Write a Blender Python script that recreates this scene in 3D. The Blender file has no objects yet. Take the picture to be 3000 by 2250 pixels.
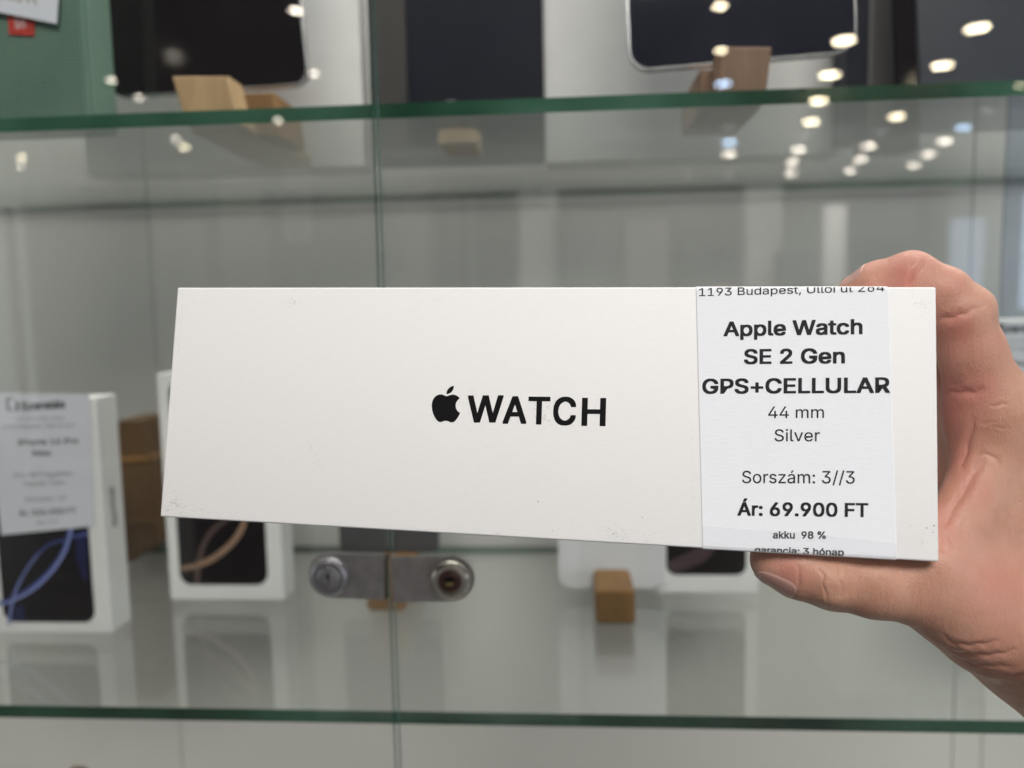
import bpy, bmesh, math, random
import numpy as np
from mathutils import Matrix, Vector

random.seed(7); np.random.seed(7)
R = math.radians
FINE = True
SC = bpy.context.scene
COL = SC.collection

# ---------------------------------------------------------------- camera
CAMZ = 1.35
cam_d = bpy.data.cameras.new('camera'); cam = bpy.data.objects.new('camera', cam_d); COL.objects.link(cam)
YAW, PITCH, ROLL = R(3.8), R(-5.45), R(-1.1)
fwd = Vector((-math.sin(YAW)*math.cos(PITCH), math.cos(YAW)*math.cos(PITCH), math.sin(PITCH)))
rgt0 = Vector((math.cos(YAW), math.sin(YAW), 0)); up0 = rgt0.cross(fwd)
# the picture is turned so that plumb lines lean to the lower right
rgt = rgt0*math.cos(ROLL) + up0*math.sin(ROLL)
up = up0*math.cos(ROLL) - rgt0*math.sin(ROLL)
CM = Matrix(((rgt.x, up.x, -fwd.x, 0), (rgt.y, up.y, -fwd.y, 0), (rgt.z, up.z, -fwd.z, CAMZ), (0, 0, 0, 1)))
cam.matrix_world = CM
cam_d.sensor_width = 36; cam_d.lens = 27.0
cam_d.clip_start = .01; cam_d.clip_end = 60
cam_d.dof.use_dof = True; cam_d.dof.focus_distance = .243; cam_d.dof.aperture_fstop = 7.3
cam_d.dof.aperture_blades = 0
SC.camera = cam
FPX = 2250.0

# ---------------------------------------------------------------- world, lamps, exposure
wd = bpy.data.worlds.new('World'); SC.world = wd; wd.use_nodes = True
wd.node_tree.nodes['Background'].inputs[0].default_value = (.97, .98, 1.0, 1)
wd.node_tree.nodes['Background'].inputs[1].default_value = .44
def area(name, loc, target, size, power, color):
    l = bpy.data.lights.new(name, 'AREA'); l.shape = 'RECTANGLE'; l.size, l.size_y = size; l.energy = power; l.color = color
    o = bpy.data.objects.new(name, l); COL.objects.link(o); o.location = loc
    o.rotation_euler = (Vector(target)-Vector(loc)).to_track_quat('-Z', 'Y').to_euler()
    return o
area('ceiling_panel_lamp', (.18, -.95, 2.80), (0, .3, 1.3), (1.3, 1.1), 64, (1.0, .965, .92))
area('daylight_lamp', (3.0, -1.6, 1.7), (0, .3, 1.25), (1.6, 1.6), 20, (.80, .89, 1.0))
area('cabinet_fill_light', (.0, .60, 1.93), (0, .56, 1.0), (1.6, .22), 10, (1.0, .955, .90))  # fill light added to brighten the cabinet interior
area('shop_fill_light', (1.5, -6.0, 2.80), (1.5, -8.5, 1.0), (3.0, 2.0), 170, (1.0, .97, .93))  # fill added out of view so the mirrored shop walls read brighter
SC.view_settings.view_transform = 'Standard'
try: SC.view_settings.look = 'None'
except Exception: pass
SC.view_settings.exposure = .10; SC.view_settings.gamma = 1; SC.view_settings.use_curve_mapping = False
SC.render.engine = 'CYCLES'
cy = SC.cycles
cy.use_denoising = True
cy.max_bounces = 10; cy.transparent_max_bounces = 24; cy.caustics_reflective = False; cy.caustics_refractive = False
cy.sample_clamp_indirect = 4.0

# ---------------------------------------------------------------- helpers
def C2W(p):      # camera metres (x right, y down, z forward) to world
    return CM @ Vector((p[0], -p[1], -p[2]))
def P(px, py, d):
    return C2W(((px-1500)/FPX*d, (py-1125)/FPX*d, d))
ORG = CM.translation.copy()
def ray(px, py): return (P(px, py, 1) - ORG)
def U(px, py, Y):
    r = ray(px, py); return ORG + r*(Y/r.y)
def V(px, py, Z):
    r = ray(px, py); return ORG + r*((Z-ORG.z)/r.z)
WM = {}
def finish(o, parent=None, mat=None):
    COL.objects.link(o)
    if parent is not None: o.parent = parent
    return o
def tag(o, label=None, cat=None, group=None, kind=None):
    if label: o['label'] = label
    if cat: o['category'] = cat
    if group: o['group'] = group
    if kind: o['kind'] = kind
    return o
def empty(name, M, label, cat, group=None):
    o = bpy.data.objects.new(name, None); COL.objects.link(o)
    if not isinstance(M, Matrix): M = Matrix.Translation(Vector(M))
    o.matrix_world = M; WM[o.name] = M.copy(); o.empty_display_size = .01
    return tag(o, label, cat, group)
def mk(name, verts, faces, mat, parent=None, smooth=False, mats=None, midx=None, origin=None):
    """one mesh object from world-space vertices"""
    if parent is not None: M = WM[parent.name]
    elif origin is not None: M = Matrix.Translation(Vector(origin))
    else:
        a = np.array([tuple(v) for v in verts]); c = (a.min(0)+a.max(0))/2; M = Matrix.Translation((c[0], c[1], a[:, 2].min()))
    Mi = M.inverted()
    me = bpy.data.meshes.new(name)
    me.from_pydata([tuple(Mi @ Vector(v)) for v in verts], [], [tuple(f) for f in faces]); me.update()
    for m in (mats or [mat]): me.materials.append(m)
    if midx is not None: me.polygons.foreach_set('material_index', midx)
    if smooth: me.polygons.foreach_set('use_smooth', [True]*len(me.polygons))
    o = bpy.data.objects.new(name, me); COL.objects.link(o)
    if parent is not None: o.parent = parent
    else: o.matrix_world = M
    WM[o.name] = M.copy()
    return o
class Fr:
    """a frame: origin o, axes ex, ey, ez (world)"""
    def __init__(s, o, ex, ey, ez): s.o, s.ex, s.ey, s.ez = Vector(o), Vector(ex), Vector(ey), Vector(ez)
    def __call__(s, x, y, z): return s.o + s.ex*x + s.ey*y + s.ez*z
    def mat(s): 
        return Matrix(((s.ex.x, s.ey.x, s.ez.x, s.o.x), (s.ex.y, s.ey.y, s.ez.y, s.o.y), (s.ex.z, s.ey.z, s.ez.z, s.o.z), (0, 0, 0, 1)))
def stand(o, yaw=0, lean=0, roll=0):
    """upright frame: ex along the width, ey away from the camera, ez up (leaning back by lean)"""
    ex = Vector((math.cos(R(yaw)), math.sin(R(yaw)), 0)); hy = Vector((-math.sin(R(yaw)), math.cos(R(yaw)), 0))
    z = Vector((0, 0, 1)); ez = z*math.cos(R(lean)) + hy*math.sin(R(lean)); ey = hy*math.cos(R(lean)) - z*math.sin(R(lean))
    if roll:
        a = R(roll); ex, ez = ex*math.cos(a)+ez*math.sin(a), ez*math.cos(a)-ex*math.sin(a)
    return Fr(o, ex, ey, ez)
def bm_out(bm):
    bmesh.ops.recalc_face_normals(bm, faces=bm.faces)
    bm.verts.index_update()
    v = [x.co.copy() for x in bm.verts]; f = [[q.index for q in x.verts] for x in bm.faces]
    bm.free(); return v, f
def box_geo(x0, x1, y0, y1, z0, z1, bev=0, seg=2):
    bm = bmesh.new()
    vs = [bm.verts.new((x, y, z)) for x in (x0, x1) for y in (y0, y1) for z in (z0, z1)]
    for f in ((0, 1, 3, 2), (4, 6, 7, 5), (0, 4, 5, 1), (2, 3, 7, 6), (0, 2, 6, 4), (1, 5, 7, 3)): bm.faces.new([vs[i] for i in f])
    if bev: bmesh.ops.bevel(bm, geom=bm.edges[:], offset=bev, segments=seg, affect='EDGES', profile=.5)
    return bm_out(bm)
def rr(x0, x1, z0, z1, r, n=8, corners=(1, 1, 1, 1)):
    """rounded rectangle outline (counter-clockwise from bottom left); corners: bl, br, tr, tl"""
    out = []
    for k, (cx, cz, a0) in enumerate(((x0, z0, 180), (x1, z0, 270), (x1, z1, 0), (x0, z1, 90))):
        rr_ = r if corners[k] else 0
        if rr_ == 0: out.append((cx, cz)); continue
        ox = cx + (rr_ if cx == x0 else -rr_); oz = cz + (rr_ if cz == z0 else -rr_)
        for i in range(n+1):
            a = R(a0 + 90*i/n); out.append((ox+rr_*math.cos(a), oz+rr_*math.sin(a)))
    return out
def prism_geo(outl, y0, y1, bev=0, seg=3):
    """outline in (x, z) given a thickness along y"""
    bm = bmesh.new()
    a = [bm.verts.new((x, y0, z)) for x, z in outl]; b = [bm.verts.new((x, y1, z)) for x, z in outl]
    n = len(outl)
    fa = bm.faces.new(a); fb = bm.faces.new(b[::-1])
    for i in range(n): bm.faces.new((a[i], b[i], b[(i+1) % n], a[(i+1) % n]))
    if bev:
        es = [e for e in bm.edges if len(e.link_faces) == 2 and (fa in e.link_faces or fb in e.link_faces)]
        bmesh.ops.bevel(bm, geom=es, offset=bev, segments=seg, affect='EDGES', profile=.5)
    return bm_out(bm)
def put(name, geo, fr, mat, parent=None, smooth=False, **k):
    v, f = geo
    o = mk(name, [fr(*p) for p in v], f, mat, parent, smooth=smooth, **k)
    return o
def autosmooth(o, ang=35):
    me = o.data
    me.polygons.foreach_set('use_smooth', [True]*len(me.polygons))
    try: me.set_sharp_from_angle(angle=R(ang))
    except Exception: pass
    return o
def join_geo(*gs):
    V_, F_ = [], []
    for v, f in gs:
        n = len(V_); V_ += list(v); F_ += [[i+n for i in q] for q in f]
    return V_, F_
def lathe_geo(prof, n=48):
    """profile (r, y) turned round the y axis"""
    v, f = [], []
    for r, y in prof:
        for i in range(n):
            a = 2*math.pi*i/n; v.append((r*math.cos(a), y, r*math.sin(a)))
    for j in range(len(prof)-1):
        for i in range(n):
            k = (i+1) % n; f.append((j*n+i, j*n+k, (j+1)*n+k, (j+1)*n+i))
    f.append(tuple(range(n))[::-1]); f.append(tuple((len(prof)-1)*n+i for i in range(n)))
    return v, f

# ---------------------------------------------------------------- materials
def new_mat(name):
    m = bpy.data.materials.new(name); m.use_nodes = True
    return m, m.node_tree, m.node_tree.nodes['Principled BSDF']
def nd(nt, t, **k):
    n = nt.nodes.new(t)
    for a, b in k.items(): setattr(n, a, b)
    return n
def coords(nt, scale=(1, 1, 1)):
    tc = nd(nt, 'ShaderNodeTexCoord'); mp = nd(nt, 'ShaderNodeMapping'); mp.inputs['Scale'].default_value = scale
    nt.links.new(tc.outputs['Object'], mp.inputs[0]); return mp.outputs[0]
def noise(nt, vec, scale, detail=4, rough=.5, dist=0):
    n = nd(nt, 'ShaderNodeTexNoise'); n.inputs['Scale'].default_value = scale; n.inputs['Detail'].default_value = detail
    n.inputs['Roughness'].default_value = rough; n.inputs['Distortion'].default_value = dist
    nt.links.new(vec, n.inputs['Vector']); return n.outputs['Fac']
def ramp(nt, fac, stops):
    r = nd(nt, 'ShaderNodeValToRGB'); cr = r.color_ramp
    while len(cr.elements) < len(stops): cr.elements.new(.5)
    for e, (p, c) in zip(cr.elements, stops): e.position = p; e.color = (*c, 1) if len(c) == 3 else c
    nt.links.new(fac, r.inputs[0]); return r.outputs[0]
def mixc(nt, fac, a, b, mode='MIX'):
    m = nd(nt, 'ShaderNodeMix', data_type='RGBA', blend_type=mode)
    for s, v in ((0, fac), (6, a), (7, b)):
        if hasattr(v, 'is_linked'): nt.links.new(v, m.inputs[s])
        else: m.inputs[s].default_value = v if s == 0 else (*v, 1)
    return m.outputs[2]
def bump(nt, bs, h, strength=.2, dist=.001):
    b = nd(nt, 'ShaderNodeBump'); b.inputs['Strength'].default_value = strength; b.inputs['Distance'].default_value = dist
    nt.links.new(h, b.inputs['Height']); nt.links.new(b.outputs[0], bs.inputs['Normal']); return b
def plain(name, col, rough=.5, metal=0, var=.06, nscale=40, bmp=0, bscale=600, coat=0, spec=.5):
    m, nt, bs = new_mat(name); v = coords(nt)
    f = noise(nt, v, nscale, 5)
    c = ramp(nt, f, ((.3, tuple(x*(1-var) for x in col)), (.7, tuple(min(1, x*(1+var)) for x in col))))
    nt.links.new(c, bs.inputs['Base Color'])
    bs.inputs['Roughness'].default_value = rough; bs.inputs['Metallic'].default_value = metal
    bs.inputs['Coat Weight'].default_value = coat; bs.inputs['Specular IOR Level'].default_value = spec
    if bmp: bump(nt, bs, noise(nt, v, bscale, 3), bmp, .0002)
    return m
def glass_mat(name, tint, f0=.045, haze=0):
    """clear pane: lets light straight through, mirrors more at grazing angles"""
    m = bpy.data.materials.new(name); m.use_nodes = True; nt = m.node_tree; nt.nodes.clear()
    out = nd(nt, 'ShaderNodeOutputMaterial'); mix = nd(nt, 'ShaderNodeMixShader')
    tr = nd(nt, 'ShaderNodeBsdfTransparent'); tr.inputs[0].default_value = (*tint, 1)
    gl = nd(nt, 'ShaderNodeBsdfGlossy'); gl.inputs['Roughness'].default_value = 0.0; gl.inputs[0].default_value = (1, 1, 1, 1)
    ge = nd(nt, 'ShaderNodeNewGeometry'); dt = nd(nt, 'ShaderNodeVectorMath', operation='DOT_PRODUCT')
    nt.links.new(ge.outputs['Normal'], dt.inputs[0]); nt.links.new(ge.outputs['Incoming'], dt.inputs[1])
    ab = nd(nt, 'ShaderNodeMath', operation='ABSOLUTE'); nt.links.new(dt.outputs['Value'], ab.inputs[0])
    s1 = nd(nt, 'ShaderNodeMath', operation='SUBTRACT'); s1.inputs[0].default_value = 1; nt.links.new(ab.outputs[0], s1.inputs[1]); s1.use_clamp = True
    pw = nd(nt, 'ShaderNodeMath', operation='POWER'); nt.links.new(s1.outputs[0], pw.inputs[0]); pw.inputs[1].default_value = 5
    ma = nd(nt, 'ShaderNodeMath', operation='MULTIPLY_ADD'); nt.links.new(pw.outputs[0], ma.inputs[0]); ma.inputs[1].default_value = 1-f0; ma.inputs[2].default_value = f0
    nt.links.new(ma.outputs[0], mix.inputs[0]); nt.links.new(tr.outputs[0], mix.inputs[1]); nt.links.new(gl.outputs[0], mix.inputs[2])
    if haze:   # finger marks and dust: faint diffuse patches
        v = coords(nt); a = noise(nt, v, 5, 5, .65, .5); b = noise(nt, coords(nt, (1, 1, .4)), 26, 4, .7)
        k = nd(nt, 'ShaderNodeMath', operation='MULTIPLY'); nt.links.new(a, k.inputs[0]); nt.links.new(b, k.inputs[1])
        r_ = ramp(nt, k.outputs[0], ((.16, (haze*.25,)*3), (.36, (haze,)*3)))
        df = nd(nt, 'ShaderNodeBsdfDiffuse'); df.inputs[0].default_value = (.8, .8, .8, 1)
        m2_ = nd(nt, 'ShaderNodeMixShader'); nt.links.new(r_, m2_.inputs[0]); nt.links.new(mix.outputs[0], m2_.inputs[1]); nt.links.new(df.outputs[0], m2_.inputs[2]); nt.links.new(m2_.outputs[0], out.inputs[0])
    else: nt.links.new(mix.outputs[0], out.inputs[0])
    return m
def emit(name, col, st):
    m = bpy.data.materials.new(name); m.use_nodes = True; nt = m.node_tree; nt.nodes.clear()
    out = nd(nt, 'ShaderNodeOutputMaterial'); e = nd(nt, 'ShaderNodeEmission'); e.inputs[0].default_value = (*col, 1); e.inputs[1].default_value = st
    nt.links.new(e.outputs[0], out.inputs[0]); return m
def wood(name, a, b, scale=60, axis=(1, 1, .12)):
    m, nt, bs = new_mat(name); v = coords(nt, axis)
    f = noise(nt, v, scale, 6, .6, .6); f2 = noise(nt, v, scale*6, 3, .6)
    c = ramp(nt, f, ((.3, a), (.7, b))); c = mixc(nt, .25, c, ramp(nt, f2, ((.3, tuple(x*.6 for x in a)), (.7, b))))
    nt.links.new(c, bs.inputs['Base Color']); bs.inputs['Roughness'].default_value = .55
    bump(nt, bs, f2, .3, .0004)
    return m

GLASS = glass_mat('clear_glass', (.985, .992, .985), .058, haze=.006)
SHELFGLASS = glass_mat('shelf_glass', (.945, .965, .952), .07)
def edge_mat():
    m, nt, bs = new_mat('green_glass_edge'); v = coords(nt, (1, 1, 1))
    f = noise(nt, v, 9, 3)
    nt.links.new(ramp(nt, f, ((.30, (.003, .024, .011)), (.45, (.010, .055, .028)), (.58, (.035, .110, .068)), (.72, (.085, .180, .130)))), bs.inputs['Base Color'])
    bs.inputs['Roughness'].default_value = .12; return m
EDGE = edge_mat()
DOOREDGE = plain('door_glass_edge', (.10, .19, .16), .1, var=.4, nscale=8)
BACK = None
def paper_mat(name, col, warm=(.9, .86, .8), bmp=.25, smudge=.5):
    m, nt, bs = new_mat(name); v = coords(nt)
    vs = coords(nt, (.35, 1, 1.6))
    f = noise(nt, vs, 900, 3, .6); g = noise(nt, v, 9, 4, .55); h = noise(nt, v, 2300, 2)
    c = ramp(nt, g, ((.25, tuple(x*.985 for x in col)), (.75, col)))
    c = mixc(nt, ramp(nt, f, ((.35, (0, 0, 0)), (.7, (.35, .35, .35)))), c, tuple(x*.93 for x in col))
    if smudge:
        # rub marks: sparse dull patches and specks
        s = noise(nt, v, 38, 6, .75); s2 = noise(nt, v, 14, 2)
        k = nd(nt, 'ShaderNodeMath', operation='MULTIPLY')
        nt.links.new(ramp(nt, s, ((.60, (0, 0, 0)), (.74, (1, 1, 1)))), k.inputs[0]); nt.links.new(ramp(nt, s2, ((.52, (0, 0, 0)), (.66, (1, 1, 1)))), k.inputs[1])
        k2 = nd(nt, 'ShaderNodeMath', operation='MULTIPLY'); nt.links.new(k.outputs[0], k2.inputs[0]); k2.inputs[1].default_value = smudge
        c = mixc(nt, k2.outputs[0], c, (col[0]*.80, col[1]*.77, col[2]*.70))
    nt.links.new(c, bs.inputs['Base Color']); bs.inputs['Roughness'].default_value = .62
    bs.inputs['Specular IOR Level'].default_value = .35
    ad = nd(nt, 'ShaderNodeMath', operation='ADD'); nt.links.new(f, ad.inputs[0]); nt.links.new(h, ad.inputs[1])
    bump(nt, bs, ad.outputs[0], bmp, .00012)
    return m
BOXPAPER = paper_mat('box_card', (.835, .825, .815), smudge=.7)
LABEL = paper_mat('label_paper', (.84, .85, .89), bmp=.35, smudge=0)
INK = plain('printing_ink', (.020, .021, .024), .6, var=.35, nscale=900, spec=.15)
LOGOINK = plain('logo_ink', (.004, .0035, .004), .5, var=.1, spec=.15)
WHITEBOX = plain('white_carton', (.80, .80, .79), .5, var=.03)
SIDEBOX = plain('grey_white_carton', (.60, .63, .66), .5, var=.03)
BLUEPAPER = plain('white_price_paper', (.66, .68, .74), .6, var=.03)
FADEDINK = plain('faded_ink', (.10, .10, .115), .6, var=.1)
BROWNINK = plain('brown_ink', (.25, .19, .13), .6)
BLACKGLOSS = plain('black_screen', (.006, .004, .005), .06, var=.1, spec=.4)
NAVYGLOSS = plain('navy_screen', (.012, .013, .024), .07, var=.1)
NAVYMATT = plain('navy_panel', (.005, .0065, .015), .5, var=.3, nscale=7, spec=.1)
DARKGREY = plain('dark_grey_case', (.022, .022, .026), .4)
SILVER = plain('silver_metal', (.34, .34, .35), .25, metal=1, var=.04)
FROST = plain('frosted_silver_back', (.60, .605, .62), .4, var=.04)
SATIN = plain('satin_steel', (.52, .49, .485), .42, metal=.4, var=.16, nscale=160, bmp=.2, bscale=1500)
CHROME = plain('worn_chrome', (.66, .62, .55), .2, metal=1, var=.12, nscale=60)
MATTMETAL = plain('dull_nickel', (.55, .54, .57), .38, metal=.9, var=.08, nscale=90)
BRASS = plain('brass', (.55, .42, .2), .3, metal=1)
HOLE = plain('dark_keyhole', (.004, .003, .003), .6)
OAK = wood('oak_wood', (.34, .21, .095), (.52, .36, .19))
WALNUT = wood('walnut_wood', (.13, .065, .032), (.23, .125, .065))
BROWNWOOD = wood('brown_wood', (.075, .036, .012), (.15, .080, .030))
AMBERWOOD = wood('amber_wood', (.16, .075, .016), (.27, .14, .038))
LIP = plain('tarnished_lip', (.20, .16, .10), .4, metal=.6, var=.3, nscale=200)

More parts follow.
